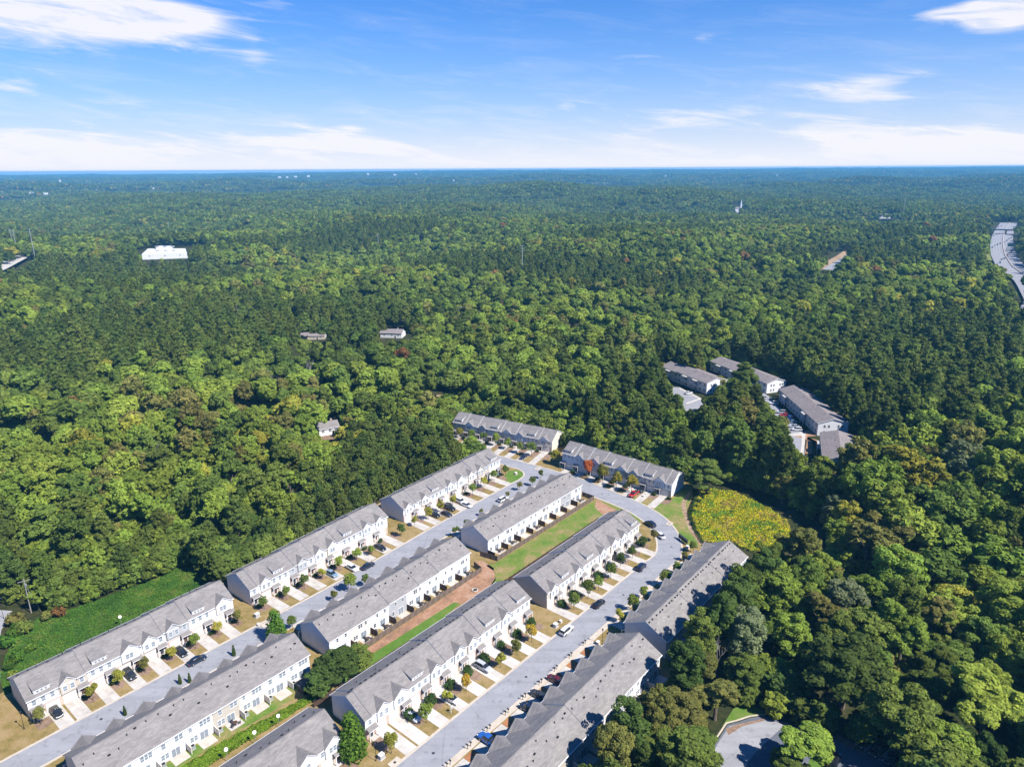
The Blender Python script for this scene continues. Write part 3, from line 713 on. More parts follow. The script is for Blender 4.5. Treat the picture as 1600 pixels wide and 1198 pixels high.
        for s0, s1 in beds_:
            if s1 - s0 < 1.0: continue
            j = [random.uniform(-0.3, 0.3) for _ in range(4)]
            y_in = 0.15 if s1 <= x1 + 0.2 * w else 0.15
            if beds == 'grass': continue
            if beds == 'mulch':
                sheet('mulch_bed', [wp(s0, -yk * 0.52 + j[0]), wp((s0 + s1) / 2, -yk * 0.60 + j[1]), wp(s1, -yk * 0.5 + j[2]), wp(s1, -1.55), wp(s0, -1.55)], 0.016, M['mulch'])
            else:
                sheet('mulch_bed', [wp(s0, -yk + 0.1), wp(s1, -yk + 0.1), wp(s1, -0.1), wp(s0, -0.1)], 0.016, M['red_mulch'])
    return root

def fr(*a): return list(a)
def rear_std(k): return [(0.2, 4.15, 1.7, 1.3, 2), (0.72, 4.15, 0.85, 1.3, 1), (0.72, 1.5, 1.6, 1.3, 2)] if k % 2 else [(0.28, 4.15, 2.4, 1.3, 3), (0.8, 4.2, 0.7, 1.0, 1), (0.72, 1.5, 1.6, 1.3, 2)]
def rear_dark(k): return [(0.22, 4.25, 0.6, 1.0, 1), (0.62, 4.25, 0.6, 1.0, 1), (0.78, 1.6, 0.8, 1.2, 1)] if k % 3 else [(0.22, 4.25, 0.6, 1.0, 1), (0.5, 4.25, 1.3, 1.2, 2), (0.76, 1.6, 1.3, 1.2, 2)]
FA1 = [('d', .53), ('g', 1.33), ('d', 2.52), ('G', 3.58), ('g', 4.34), ('g', 5.31), ('d', 6.5), ('G', 7.55)]
FA2 = [('g', .76), ('d', 1.5), ('g', 2.71), ('g', 3.69), ('G', 4.46), ('d', 5.47), ('g', 6.62), ('g', 7.47)]
FA3 = [('g', .35), ('g', 1.57), ('d', 2.49), ('g', 3.57), ('G', 4.46), ('g', 5.34), ('g', 6.15), ('d', 7.5)]
FC1 = [('g', .77), ('G', 1.59), ('d', 2.5), ('g', 3.31), ('g', 4.59), ('g', 5.33), ('d', 6.5), ('g', 7.38), ('d', 8.5)]
FC2 = [('g', .5), ('d', 1.49), ('g', 2.39), ('d', 3.5), ('g', 4.47), ('G', 5.53), ('g', 6.42), ('d', 7.6)]
FB = [('G' if k % 2 else 'g', k + .4) for k in range(9)]
FD = [('G', k + .45) for k in range(12)]
row('A1', 'white-fronted townhouse row backing onto the kudzu field, shaded gable end by the entrance street', P(31.4, -172.0), P(82.4, -172.0), 8, FA1, [1.95, 4.89, 5.95], 0.26, lambda k: 0.5 if k == 0 else 0.08, lambda x: 8.3)
row('A2', 'white-fronted townhouse row with stepping roof, backed by the vine-covered wood', P(88.4, -173.0), P(142.0, -174.9), 8, FA2, [.34, 2.28, 3.29, 4.77, 6.24], 0.26, lambda k: 0.5 if k < 7 else 0.34, lambda x: 9.2)
row('A3', 'white-fronted townhouse row in front of the dark young pines, ending at the rounded corner lawn', P(151.0, -176.5), P(205.7, -177.6), 8, FA3, [.91, 3.07, 5.62, 6.75], 0.26, lambda k: 0.8 - 1.0 + 0.22 if k == 0 else -0.2, lambda x: 10.0)
row('B1', 'townhouse row whose long white rear wall faces the bright green hedge', P(82.4, -147.8), P(31.0, -147.8), 8, FB, [4.0], 0.12, lambda k: 0.2, lambda x: 7.5, rear=rear_std)
row('B2', 'townhouse row whose white rear wall overlooks brown-fenced patios and a red clay strip', P(143.0, -149.0), P(88.4, -147.9), 8, FB, [2.1, 3.3, 5.0], -0.26, lambda k: 0.2, lambda x: 7.9, rear=rear_dark)
row('B3', 'townhouse row with blue-shaded gable end, white rear wall above the green common', P(207.8, -150.3), P(153.4, -150.3), 8, FB, [6.9], -0.2, lambda k: 0.2, lambda x: 8.1, rear=rear_dark)
row('C0', 'grey-roofed townhouse row cut by the photo edge beside the tall conical evergreen', P(19.0, -107.2), P(71.0, -107.2), 8, [('G', k + .62) for k in range(8)], [4.2], 0.2, lambda k: 0.1, lambda x: 10.4, ridge_vents=False)
row('C1', 'nine-unit townhouse row with pink brick fronts, tall conical evergreen at its gable end', P(77.0, -106.9), P(135.4, -106.4), 9, FC1, [.25, 3.82, 5.81, 7.6], 0.26, lambda k: 0.42 if k == 0 else 0.0, lambda x: 10.2, ridge_vents=True, sid=['white', 'white', 'pale', 'white', 'white', 'cream', 'white', 'white', 'white'])
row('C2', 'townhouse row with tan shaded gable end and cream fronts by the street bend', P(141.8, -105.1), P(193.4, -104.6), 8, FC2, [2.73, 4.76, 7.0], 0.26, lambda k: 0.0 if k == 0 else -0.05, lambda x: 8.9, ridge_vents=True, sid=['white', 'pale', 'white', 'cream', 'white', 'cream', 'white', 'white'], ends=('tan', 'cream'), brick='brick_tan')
row('D1', 'grey townhouse row with big cross gables over red mulch yards', P(137.9, -79.4), P(74.4, -79.4), 10, FD, [5.1], -0.2, lambda k: 0.0, lambda x: 7.3, rear=rear_std, roofm='shingle_b', beds='red', depth=12.6, gw=1.08, sid=['tan', 'white', 'pale'])
row('D2', 'paler grey-roofed townhouse row before the goldenrod patch, trees shading its rear', P(196.4, -80.4), P(143.8, -80.4), 8, FD, [2.4, 5.4], -0.2, lambda k: 0.0, lambda x: 6.3, rear=rear_std, roofm='shingle_b', beds='grass', ridge_vents=True, sid=['pale', 'white', 'tan'], ends=('pale', 'pale'))
FE = [('d', .45), ('G', 1.4), ('g', 2.5), ('d', 3.45), ('G', 4.5), ('g', 5.5), ('d', 6.4), ('G', 7.4)]
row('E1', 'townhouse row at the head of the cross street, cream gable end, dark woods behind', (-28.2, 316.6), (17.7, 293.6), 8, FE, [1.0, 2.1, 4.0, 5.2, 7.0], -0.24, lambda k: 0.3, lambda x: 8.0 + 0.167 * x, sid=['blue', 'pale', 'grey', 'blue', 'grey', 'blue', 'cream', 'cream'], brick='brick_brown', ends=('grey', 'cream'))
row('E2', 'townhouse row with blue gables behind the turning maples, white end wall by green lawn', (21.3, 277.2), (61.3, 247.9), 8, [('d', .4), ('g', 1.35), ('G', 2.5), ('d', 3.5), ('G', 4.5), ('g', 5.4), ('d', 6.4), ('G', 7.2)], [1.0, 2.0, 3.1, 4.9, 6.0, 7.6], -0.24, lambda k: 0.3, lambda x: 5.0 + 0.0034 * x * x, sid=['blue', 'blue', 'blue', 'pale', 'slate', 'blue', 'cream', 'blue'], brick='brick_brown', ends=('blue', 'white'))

# ------------------------------------------------------------------ apartments in the wood and far buildings
def apartment(label, p0, p1, depth, he, pitch, base=0.0, balc=(), roofm='shingle_brown', wall='siding_white', nwin=8):
    p0 = np.array(p0, float); p1 = np.array(p1, float); L = float(np.linalg.norm(p1 - p0)); rz = math.atan2(p1[1] - p0[1], p1[0] - p0[0])
    root = tag(empty('apartment_block', (p0[0], p0[1], base), rz), label, 'apartment block', 'apartment blocks in the wood')
    mb = MB(); mb.box(0, L, 0, depth, 0, he, 0, skip='tb'); zr = he + depth / 2 * pitch
    for x, fl in ((0, True), (L, False)):
        t = [(x, 0, he), (x, depth, he), (x, depth / 2, zr)]; mb.poly(list(reversed(t)) if fl else t, 0)
    mb.box(-0.03, L + 0.03, -0.04, -0.003, he / 2 - 0.12, he / 2 + 0.12, 1)
    mb.build('wall', [M[wall], M['trim']], root)
    mb = MB(); ov = 0.6; th = 0.25; zo = he - ov * pitch + 0.2; z2 = zr + 0.2
    for s in (0, 1):
        ya, yb_ = (-ov, depth / 2) if s == 0 else (depth + ov, depth / 2)
        q = [(-0.4, ya, zo), (L + 0.4, ya, zo), (L + 0.4, yb_, z2), (-0.4, yb_, z2)]
        if s: q = list(reversed(q))
        mb.slab(q, th, 0, 1)
    rf = mb.build('roof', [M[roofm], M['trim']], root)
    for k in range(4): link('roof_vent', vent_mesh(1), rf, (L * (k + 0.5) / 4, depth / 2 - 1.6, z2 - 1.6 * pitch))
    for k in range(nwin):
        x = L * (k + 0.5) / nwin
        if any(abs(x - b) < 2.6 for b in balc): continue
        for z in (he * 0.27, he * 0.74):
            link('window', window_mesh(1.3, 1.3, True, 2), root, (x, -0.003, z))
    for y in (depth * 0.22, depth * 0.36, depth * 0.68, depth * 0.8):
        for z in (he * 0.27, he * 0.74): link('window', window_mesh(0.8, 1.3, True), root, (L + 0.003, y, z), math.pi / 2)
    for b in balc:
        mb = MB(); mb.box(b - 2.0, b + 2.0, -1.7, -0.003, he / 2 - 0.1, he / 2 + 0.12, 0)
        for q in range(12): mb.box(b - 1.95 + q * 0.345, b - 1.88 + q * 0.345, -1.68, -1.62, he / 2 + 0.12, he / 2 + 1.05, 0)
        mb.box(b - 2.0, b + 2.0, -1.7, -1.6, he / 2 + 1.05, he / 2 + 1.14, 0)
        for x in (b - 1.95, b + 1.95): mb.box(x - 0.08, x + 0.08, -1.7, -1.54, 0, he / 2 - 0.1, 0)
        mb.slab([(b - 2.1, -1.9, he - 0.55), (b + 2.1, -1.9, he - 0.55), (b + 2.1, -0.003, he - 0.2), (b - 2.1, -0.003, he - 0.2)], 0.15, 1)
        mb.build('balcony', [M['trim'], M['concrete']], root)
        link('patio_door', slider_mesh(), root, (b, -0.004, he / 2 + 0.12)); link('patio_door', slider_mesh(), root, (b, -0.004, 0))
    return root
apartment('stepped apartment block with mauve-grey roof among the trees, farthest left of the four', (91.4, 414.4), (98.4, 399.6), 14, 6.3, 0.28, balc=(8,), nwin=4)
apartment('apartment block with white end wall and dark balconies beside the small blue-grey car park', (98.0, 400.4), (109.2, 376.8), 14.4, 6.8, 0.28, balc=(8, 17), nwin=7)
apartment('apartment block with bright white end wall, its middle hidden by a tall pine', (125.0, 426.5), (143.4, 378.0), 13.4, 6.0, 0.28, balc=(9, 22, 40), nwin=12)
apartment('longest apartment block, mauve roof streaked with tree shadows, along the parked cars', (146.2, 366.5), (144.8, 312.7), 14.2, 6.3, 0.28, balc=(11, 38), nwin=13)
apartment('low apartment block with mauve roof nearest the woods edge, stepping down from the longest block', (142.0, 303.0), (130.0, 272.0), 14.0, 5.2, 0.26, balc=(12,), nwin=8)
sheet('car_park', [(143.0, 384), (141.6, 340), (140.6, 318), (139.6, 313.5), (135.0, 303.0), (129.5, 289), (121, 292), (127, 311), (132, 325), (134.5, 345), (134, 384)], 0.02, M['asphalt'])
sheet('bare_soil', [(131.8, 314.6), (139.2, 316.0), (141.6, 319), (144.4, 321), (144.4, 312.5), (139.6, 311.0), (134.6, 300), (130.4, 291), (133.2, 290), (138, 302), (141, 309), (143, 306), (143.8, 300), (141.2, 297), (139.6, 310)][:13], 0.028, M['red_clay'])
sheet('path', [(131.0, 314.0), (139.6, 317.2), (140.6, 315.6), (135.6, 304.0), (129.4, 290.2), (128.2, 290.8), (134.0, 303.6), (137.4, 312.4), (132.0, 312.8)], 0.034, M['concrete'])
sheet('car_park', [(97.4, 391), (104.2, 371), (104, 352), (91, 341), (86, 362), (90, 392)], 0.02, M['asphalt'])
sheet('path', [(97.6, 390.0), (104.8, 370.4), (103.6, 369.4), (96.4, 388.6)], 0.034, M['concrete'])
sheet('path', [(103.8, 370.4), (104.6, 368.8), (94.8, 360.6), (93.9, 362.2)], 0.038, M['concrete'])

def house(label, px, py, L, Wd, he, rz, wall, roofm, base=None, pitch=0.5, cat='house'):
    x, y = hit(px, py, 3.0); z = float(terrain(x, y)) if base is None else base
    root = tag(empty('house', (x, y, z), rz), label, cat)
    mb = MB(); mb.box(-L / 2, L / 2, -Wd / 2, Wd / 2, 0, he, 0, skip='tb'); zr = he + Wd / 2 * pitch
    for s in (-1, 1):
        t = [(s * L / 2, -Wd / 2, he), (s * L / 2, Wd / 2, he), (s * L / 2, 0, zr)]; mb.poly(t, 0)
    mb.build('wall', [M[wall]], root)
    mb = MB(); o = 0.5; zo = he - o * pitch + 0.2
    mb.slab([(-L / 2 - o, -Wd / 2 - o, zo), (L / 2 + o, -Wd / 2 - o, zo), (L / 2 + o, 0, zr + 0.2), (-L / 2 - o, 0, zr + 0.2)], 0.22, 0, 1)
    mb.slab([(-L / 2 - o, 0, zr + 0.2), (L / 2 + o, 0, zr + 0.2), (L / 2 + o, Wd / 2 + o, zo), (-L / 2 - o, Wd / 2 + o, zo)], 0.22, 0, 1)
    rf = mb.build('roof', [M[roofm], M['trim']], root)
    c = MB(); c.box(L * 0.2, L * 0.2 + 0.9, 0.4, 1.2, zr - 0.6, zr + 0.9, 0); c.build('chimney', [M['brick_brown']], rf)
    for q in (-0.3, 0.05, 0.34): link('window', window_mesh(1.2, 1.2, True, 2), root, (L * q, -Wd / 2 - 0.003, he * 0.62))
    link('entry_door', door_mesh(True), root, (L * 0.2, -Wd / 2 - 0.003, 0))
    for q in (-0.22, 0.22): link('window', window_mesh(0.9, 1.2, True), root, (L / 2 + 0.003, Wd * q, he * 0.62), math.pi / 2)
    return root
house('small white house with grey gable roof in the clearing above the young pines', 511, 668, 9.5, 8, 3.6, R(28), 'siding_white', 'shingle')
house('white-walled house with a low grey roof in the middle of the wood', 614, 520, 17, 11, 4.0, R(-8), 'siding_white', 'shingle_brown', pitch=0.35)
house('brown-roofed low house glimpsed between the pines, left of the white-walled one', 490, 523, 18, 10, 3.2, R(4), 'siding_tan', 'shingle_brown', pitch=0.3)
house('house with reddish roof almost swallowed by bright green trees at the far left', 80, 682, 11, 8, 3.4, R(20), 'siding_tan', 'shingle_brown')
house('dim house with a pale roof edge in the shade behind the dark pines', 672, 626, 12, 8, 3.2, R(-15), 'siding_pale', 'shingle')
house('tiny pale house glimpsed between pines under the long white flat building', 147, 493, 13, 9, 4, R(10), 'siding_white', 'shingle_brown')
house('small grey-roofed house near the three tall white poles', 30, 356, 24, 16, 6, R(0), 'siding_grey', 'shingle')
house('pale yellow house front in the far wood', 377, 339, 30, 16, 7, R(-5), 'siding_cream', 'shingle_brown')
house('red-brown house roof beside the pale yellow one in the far wood', 366, 352, 26, 14, 6, R(8), 'siding_tan', 'shingle_brown')
house('white house with flat gable in the dark hollow near the phone mast', 1378, 340, 34, 18, 7, R(-6), 'siding_white', 'shingle')
house('shed with brown roof in the hedge of vines behind the gap between rows', 240, 851, 6, 4, 2.6, R(30), 'siding_tan', 'shingle_brown', cat='shed')
sheet('bare_soil', [at(545, 652), at(580, 648), at(590, 652), at(565, 662), at(540, 668), at(528, 676)], 0.02, M['pine_straw'])
sheet('bare_soil', [at(498, 688), at(500, 680), at(528, 676), at(522, 686)], 0.02, M['mulch'])
sheet('bare_soil', [at(650, 618), at(700, 616), at(705, 628), at(660, 634)], 0.02, M['pine_straw'])
sheet('bare_soil', [at(475, 602), at(492, 598), at(498, 616), at(486, 622)], 0.02, M['pine_straw'])

def flat_building(label, corners, he, name='industrial_building'):
    base = float(terrain(*np.mean(corners, 0))) 
    root = tag(empty(name, (0, 0, base)), label, 'building')
    mb = MB(); b = [(x, y, 0) for x, y in corners]; t = [(x, y, he) for x, y in corners]
    mb.loft([b, t], 0, cap=False); mb.build('wall', [M['siding_white']], root)
    c = np.mean(corners, 0); mb = MB()
    i = [(c[0] + (x - c[0]) * 0.985, c[1] + (y - c[1]) * 0.985) for x, y in corners]
    mb.poly([(x, y, he - 0.4) for x, y in i]); mb.build('roof', [M['trim']], root)
    for k in range(3):
        m2 = MB(); m2.box(c[0] - 14 + k * 12, c[0] - 10 + k * 12, c[1] - 2, c[1] + 3, he - 0.4, he + 1.4); m2.build('roof_unit', [M['steel']], root)
    p, q = np.array(corners[0]), np.array(corners[1]); L = np.linalg.norm(q - p); rz = math.atan2(q[1] - p[1], q[0] - p[0])
    for k in range(3):
        v = p + (q - p) * (k + 0.5) / 3; link('window', window_mesh(2.0, 1.2, True, 2), root, (v[0] + 0.0, v[1] - 0.01, he * 0.6), rz)
flat_building('large white flat-roofed industrial building standing alone in the woods', [hit(222, 402, 4), hit(293, 399.5, 4), hit(290, 388.5, 8), hit(231, 389, 8)], 8.0)
flat_building('taller white hall rising from the middle of the industrial building in the woods', [hit(244, 391, 8), hit(270, 390.5, 8), hit(270, 387, 8), hit(247, 387, 8)], 10.5)

# steeple, mast and poles
def tower_base(px, py): x, y = hit(px, py, 12.0); return x, y, float(terrain(x, y))
x, y, z = tower_base(1155, 326)
root = tag(empty('church', (x, y, z)), 'white church with a tall pointed steeple rising from the distant woods', 'church'); root.scale = (.62, .62, .66)
mb = MB(); mb.box(-26, 4, -7, 7, 0, 17, 0); mb.build('nave', [M['siding_white']], root)
mb = MB(); mb.prism([(-8, 17), (8, 17), (0, 24)], -27, 5, 0); mb.build('roof', [M['shingle']], root)
mb = MB(); mb.box(4, 11, -3.5, 3.5, 0, 34, 0); mb.build('bell_tower', [M['siding_white']], root)
mb = MB(); mb.cyl((7.5, 0, 34), (7.5, 0, 56), 4.2, 0.15, 8); mb.build('steeple', [M['trim']], root)
def mast(px, py_base, px_h, dist_z, label, name='transmission_pole', arms=3, mt='steel', r=0.55):
    x, y = hit(px, py_base, 16.0); z = float(terrain(x, y)); d = math.hypot(x, y)
    h = 16 + px_h * d / F + 1
    root = tag(empty(name, (x, y, z)), label, 'mast' if 'mast' in name else 'pole', None)
    mb = MB(); mb.cyl((0, 0, 0), (0, 0, h), r, r * 0.55, 8); mb.build('shaft', [M[mt]], root)
    for k in range(arms):
        m2 = MB(); zz = h - 1.0 - k * h * 0.07; m2.cyl((-2.6, 0, zz + 0.3), (2.6, 0, zz + 0.3), 0.16, 0.16, 6); m2.build('cross_arm', [M[mt]], root)
    return root
mast(816, 420, 34, 0, 'tall single steel transmission pole standing out of the middle woods')
mast(591, 381, 14, 0, 'short steel transmission pole far off, left of the tall single one')
mast(53, 394, 28, 0, 'nearest of three white steel poles by the pale road end at far left')
mast(24, 379, 14, 0, 'second of three white poles at far left, right one of the close pair')
mast(19, 378, 15, 0, 'third of three white poles at far left, left one of the close pair')
mast(264, 358, 9, 0, 'small faint pole above the white industrial building')
root = mast(1411, 336, 20, 0, 'lattice phone mast with antennas on its top above the far dark hollow', 'phone_mast', 2, 'steel', 0.7)
mb = MB()
for k in range(6):
    a = k * math.pi / 3; mb.box(2.2 * math.cos(a) - 0.5, 2.2 * math.cos(a) + 0.5, 2.2 * math.sin(a) - 0.5, 2.2 * math.sin(a) + 0.5, 0, 4.5)
o = mb.build('antenna', [M['trim']], root); o.location = (0, 0, max(v.co.z for v in root.children[0].data.vertices) - 5)
mast(866, 287, 10, 0, 'faint distant radio mast near the blue horizon')

# pale buildings specked over the distance, one thing each
SPECKS = [(50, 304, 5, 'white warehouse with a flat roof at far left, first of the pale pair'), (72, 305, 5, 'white warehouse at far left, second of the pale pair'),
          (94, 285, 2, 'tiny white tower block on the hazy left horizon'), (437, 279, 4, 'pale tower in the town on the hazy horizon'), (462, 278, 4, 'bright white slab in the middle of the horizon town'),
          (482, 277, 4, 'white long roof at the right end of the horizon town'), (449, 279, 3, 'low pale block within the horizon town'), (575, 274, 3, 'white speck of a building right of the horizon town'),
          (617, 275, 4, 'row-like pale roof on the blue far ridge'), (650, 274, 3, 'pale building at the right end of the far ridge roofs'), (709, 285, 2, 'single white house on the dark blue slope'), (974, 265, 5, 'white blocks crowning the skyline in the middle'),
          (956, 266, 2, 'small white block beside the skyline blocks'), (1121, 264, 3, 'pale roof on the skyline above the church'), (1040, 277, 2, 'white shed on the blue slope under the skyline'), (1214, 276, 2, 'white roof far off above the phone mast'),
          (151, 298, 2, 'white water tank speck beyond the left woods'), (240, 296, 2, 'white roof speck beyond the left woods')]
for px, py, w, lab in SPECKS:
    x, y = hit(px, py, 17.0); d = math.hypot(x, y); zb = float(terrain(x, y)); hh = 24.0 + (10 if d > 5000 else 0)
    root = tag(empty('distant_building', (x, y, zb), -math.atan2(x, y)), lab, 'building', 'pale buildings far away')
    ww = w * d / F; mb = MB(); mb.box(-ww / 2, ww / 2, -ww / 3, ww / 3, 0, hh, 0); mb.build('wall', [M['siding_white']], root)
    mb = MB(); mb.box(-ww / 2 - 1, ww / 2 + 1, -ww / 3 - 1, ww / 3 + 1, hh, hh + 1.5, 0); mb.build('roof', [M['trim']], root)

# motorway cutting through the right-hand woods, its bridge, sign and traffic
def hz(x, y, e=0.3): return float(terrain(x, y)) + e
def hw(s, o):                                          # s: distance north, o: metres right of the left edge
    d_ = np.array([float(hwx(s + 30) - hwx(s - 30)), 60.0]); d_ /= np.linalg.norm(d_); return (float(hwx(s) + d_[1] * o), float(s - d_[0] * o))
def hwa(s): return math.atan2(60.0, float(hwx(s + 30) - hwx(s - 30)))
def ribbon(name, o0, o1, s0, s1, mt, e, st=40.0):
    n = int((s1 - s0) / st) + 1; mb = MB(); rings = []
    for k in range(n + 1):
        s = s0 + (s1 - s0) * k / n; a, b = hw(s, o0), hw(s, o1); zc = HWZ(s) + e
        rings.append([(a[0], a[1], zc - 0.5), (a[0], a[1], zc), (b[0], b[1], zc), (b[0], b[1], zc - 0.5)])
    mb.loft(rings); o = mb.build(name, [mt]); o['kind'] = 'structure'; return o
def HWZ(s):
    x, y = hw(s, 16); return max(float(terrain(*hw(s, q))) for q in (-6, 16, 32)) + 2.0
HW0, HWL = 340.0, 1590.0
M['motorway'] = asphalt('motorway_concrete', (0.27, 0.27, 0.285), 0.8)
ribbon('motorway', -1, 30, HW0, HWL, M['motorway'], 0.0)
ribbon('verge', -9, -2, 940, 1240, M['lawn_green'], -0.1)
ribbon('median', 15.6, 16.4, HW0, HWL, M['kerb'], 0.75)
for q in (3.4, 7.0, 10.6, 20.6, 24.2, 27.8):
    mb = MB()
    for k in range(60):
        s = 640 + k * 15.0
        if s > HWL - 10: break
        a, b, c, d_ = hw(s, q - 0.12), hw(s, q + 0.12), hw(s + 5, q + 0.12), hw(s + 5, q - 0.12); zz = max(HWZ(s), HWZ(s + 5)) + 0.05
        mb.poly([(a[0], a[1], zz), (b[0], b[1], zz), (c[0], c[1], zz), (d_[0], d_[1], zz)])
    o = mb.build('lane_marking', [M['trim']]); o['kind'] = 'structure'
s0 = 1330.0
root = tag(empty('road_bridge', (*hw(s0, 0), HWZ(s0))), 'dark road bridge crossing over the far end of the motorway', 'bridge')
def local(p, r): return (p[0] - r.location[0], p[1] - r.location[1])
a, b, c, d_ = (local(hw(s0 + q, o_), root) for q, o_ in ((-5, -26), (-5, 60), (5, 60), (5, -26)))
mb = MB(); mb.slab([(*a, 8.2), (*b, 8.2), (*c, 8.2), (*d_, 8.2)], 1.6); mb.build('deck', [M['dark_metal']], root)
for o_ in (-6, 18, 42):
    p = local(hw(s0, o_), root); m2 = MB(); m2.box(p[0] - 1, p[0] + 1, p[1] - 1, p[1] + 1, -1, 6.6); m2.build('pier', [M['concrete']], root)
s0 = 1060.0
root = tag(empty('motorway_sign', (*hw(s0, 18), HWZ(s0))), 'blank-backed green overhead sign beside the motorway median', 'road sign')
mb = MB(); a = local(hw(s0, 19), root); b = local(hw(s0, 27), root); mb.cyl((*a, 0), (*a, 10.5), 0.35); mb.cyl((*b, 0), (*b, 10.5), 0.35); mb.build('post', [M['steel']], root)
mb = MB(); mb.loft([[(a[0], a[1], 6.5), (b[0], b[1], 6.5), (b[0] + 0.2, b[1] + 0.3, 6.5), (a[0] + 0.2, a[1] + 0.3, 6.5)], [(a[0], a[1], 11), (b[0], b[1], 11), (b[0] + 0.2, b[1] + 0.3, 11), (a[0] + 0.2, a[1] + 0.3, 11)]])
M['sign_green'] = mat('sign_green', (0.015, 0.13, 0.10), 0.5, 0.05); mb.build('sign_panel', [M['sign_green']], root)
# curving side road seen through a gap
RAMP = [(385, 872), (402, 900), (440, 958), (468, 1000), (500, 1050)]
mb = MB(); rings = []
for i, p in enumerate(RAMP):
    d_ = np.array(RAMP[min(i + 1, 4)]) - np.array(RAMP[max(0, i - 1)]); d_ = d_ / np.linalg.norm(d_); n_ = np.array([d_[1], -d_[0]]); z = hz(*p, 0.8)
    a, b = np.array(p), np.array(p) + n_ * 22; rings.append([(*a, z - 0.6), (*a, z), (*b, z), (*b, z - 0.6)])
mb.loft(rings); o = mb.build('side_road', [M['asphalt']]); o['kind'] = 'structure'
mb = MB(); rings = []
for i, p in enumerate(RAMP):
    d_ = np.array(RAMP[min(i + 1, 4)]) - np.array(RAMP[max(0, i - 1)]); d_ = d_ / np.linalg.norm(d_); n_ = np.array([d_[1], -d_[0]]); z = hz(*p, 0.6)
    a, b = np.array(p) - n_ * 9, np.array(p); rings.append([(*a, z - 0.6), (*a, z + 1.2), (*b, z), (*b, z - 0.6)])
mb.loft(rings); o = mb.build('road_bank', [M['pine_straw']]); o['kind'] = 'structure'
# pale road end and yard at far left
mb = [at(0, 420, 3), at(18, 404, 3), at(38, 396, 3), at(50, 400, 3), at(44, 408, 3), at(14, 425, 3), at(0, 432, 3)]
zz = max(float(terrain(*p)) for p in mb) + 1.0
o = sheet('street', mb, zz, M['concrete'])

# ------------------------------------------------------------------ fences, partitions, patios, yard things
def panel_mesh(L, h, kind):
    def mk():
        mb = MB(); n = max(2, int(L / 0.15)); w = L / n; rr = random.Random(3)
        for k in range(n): dy = rr.uniform(-0.006, 0.006); mb.box(k * w + 0.006, (k + 1) * w - 0.006, dy - 0.012, dy + 0.012, 0.05, h + rr.uniform(-0.015, 0.015))
        for z in (0.35, h - 0.3): mb.box(0, L, 0.022, 0.06, z, z + 0.09)
        return mb.mesh('fence_panel', [M[kind]])
    return cached(('panel', round(L, 2), h, kind), mk)
def post_mesh(h, kind):
    return cached(('post', h, kind), lambda: MB().box(-0.06, 0.06, -0.06, 0.06, 0, h).box(-0.08, 0.08, -0.08, 0.08, h, h + 0.04).mesh('post', [M[kind]]))
def fence(pts, label, h=1.85, kind='wood_fence', group=None, pitch=2.4):
    root = tag(empty('garden_fence', (*pts[0], 0)), label, 'fence', group)
    for a, b in zip(pts, pts[1:]):
        a, b = np.array(a), np.array(b); L = float(np.linalg.norm(b - a)); n = max(1, round(L / pitch)); rz = math.atan2(b[1] - a[1], b[0] - a[0])
        for k in range(n):
            p = a + (b - a) * k / n - np.array(pts[0])
            link('fence_panel', panel_mesh(L / n, h, kind), root, (p[0], p[1], 0), rz); link('post', post_mesh(h + 0.08, kind), root, (p[0], p[1], 0), rz)
    p = np.array(pts[-1]) - np.array(pts[0]); link('post', post_mesh(h + 0.08, kind), root, (p[0], p[1], 0))
    return root
fence([P(86, -131.2), P(97, -131.8), P(144.3, -132.9), P(145.3, -136.9)], 'weathered brown board fence enclosing the patios beside the red clay strip')
fence([P(151.2, -139.6), P(152.4, -133.2), P(209.2, -133.2), P(209.4, -138.6)], 'weathered brown board fence around the patios above the green common')
fence([P(75.6, -124.4), P(110, -123.9), P(138.2, -123.4)], 'low dark fence behind the nine-unit row, along the clay and grass strip', 1.5, 'wood_dark')
fence([P(138.6, -122.6), P(196, -122.4)], 'dark fence behind the tan-ended row along the green common', 1.6, 'wood_dark')

def partition(kind, L, h=1.85):
    return cached(('part', kind, L), lambda: MB().box(-0.07, 0.07, 0, L, 0.0, h).box(-0.09, 0.09, -0.02, L + 0.03, h, h + 0.05).mesh('partition', [M[kind]]))
def ac_unit():
    def mk():
        root = tag(empty('air_conditioner', (0, 0, 0)), 'x', 'air conditioner', 'air conditioners behind the rows')
        MB().box(-0.42, 0.42, -0.42, 0.42, 0.08, 0.92).box(-0.5, 0.5, -0.5, 0.5, 0, 0.08).build('case', [M['steel']], root)
        mb = MB(); mb.cyl((0, 0, 0.92), (0, 0, 0.98), 0.36, 0.36, 12); mb.build('fan_grille', [M['black']], root)
        return root
    return mk()
ORD = ['first', 'second', 'third', 'fourth', 'fifth', 'sixth', 'seventh', 'eighth', 'ninth', 'tenth', 'eleventh', 'twelfth', 'thirteenth', 'fourteenth', 'fifteenth', 'sixteenth', 'seventeenth', 'eighteenth', 'nineteenth', 'twentieth',
       'twenty-first', 'twenty-second', 'twenty-third', 'twenty-fourth', 'twenty-fifth', 'twenty-sixth', 'twenty-seventh', 'twenty-eighth', 'twenty-ninth', 'thirtieth'] + ['%s-%s' % (a, b) for a in ('thirty', 'forty', 'fifty', 'sixty', 'seventy') for b in ('first', 'second', 'third', 'fourth', 'fifth', 'sixth', 'seventh', 'eighth', 'ninth')]
def row_pt(key, x, y):
    root, p0, rz, w, n, depth = ROWS[key]
    return (p0[0] + x * math.cos(rz) - y * math.sin(rz), p0[1] + x * math.sin(rz) + y * math.cos(rz))
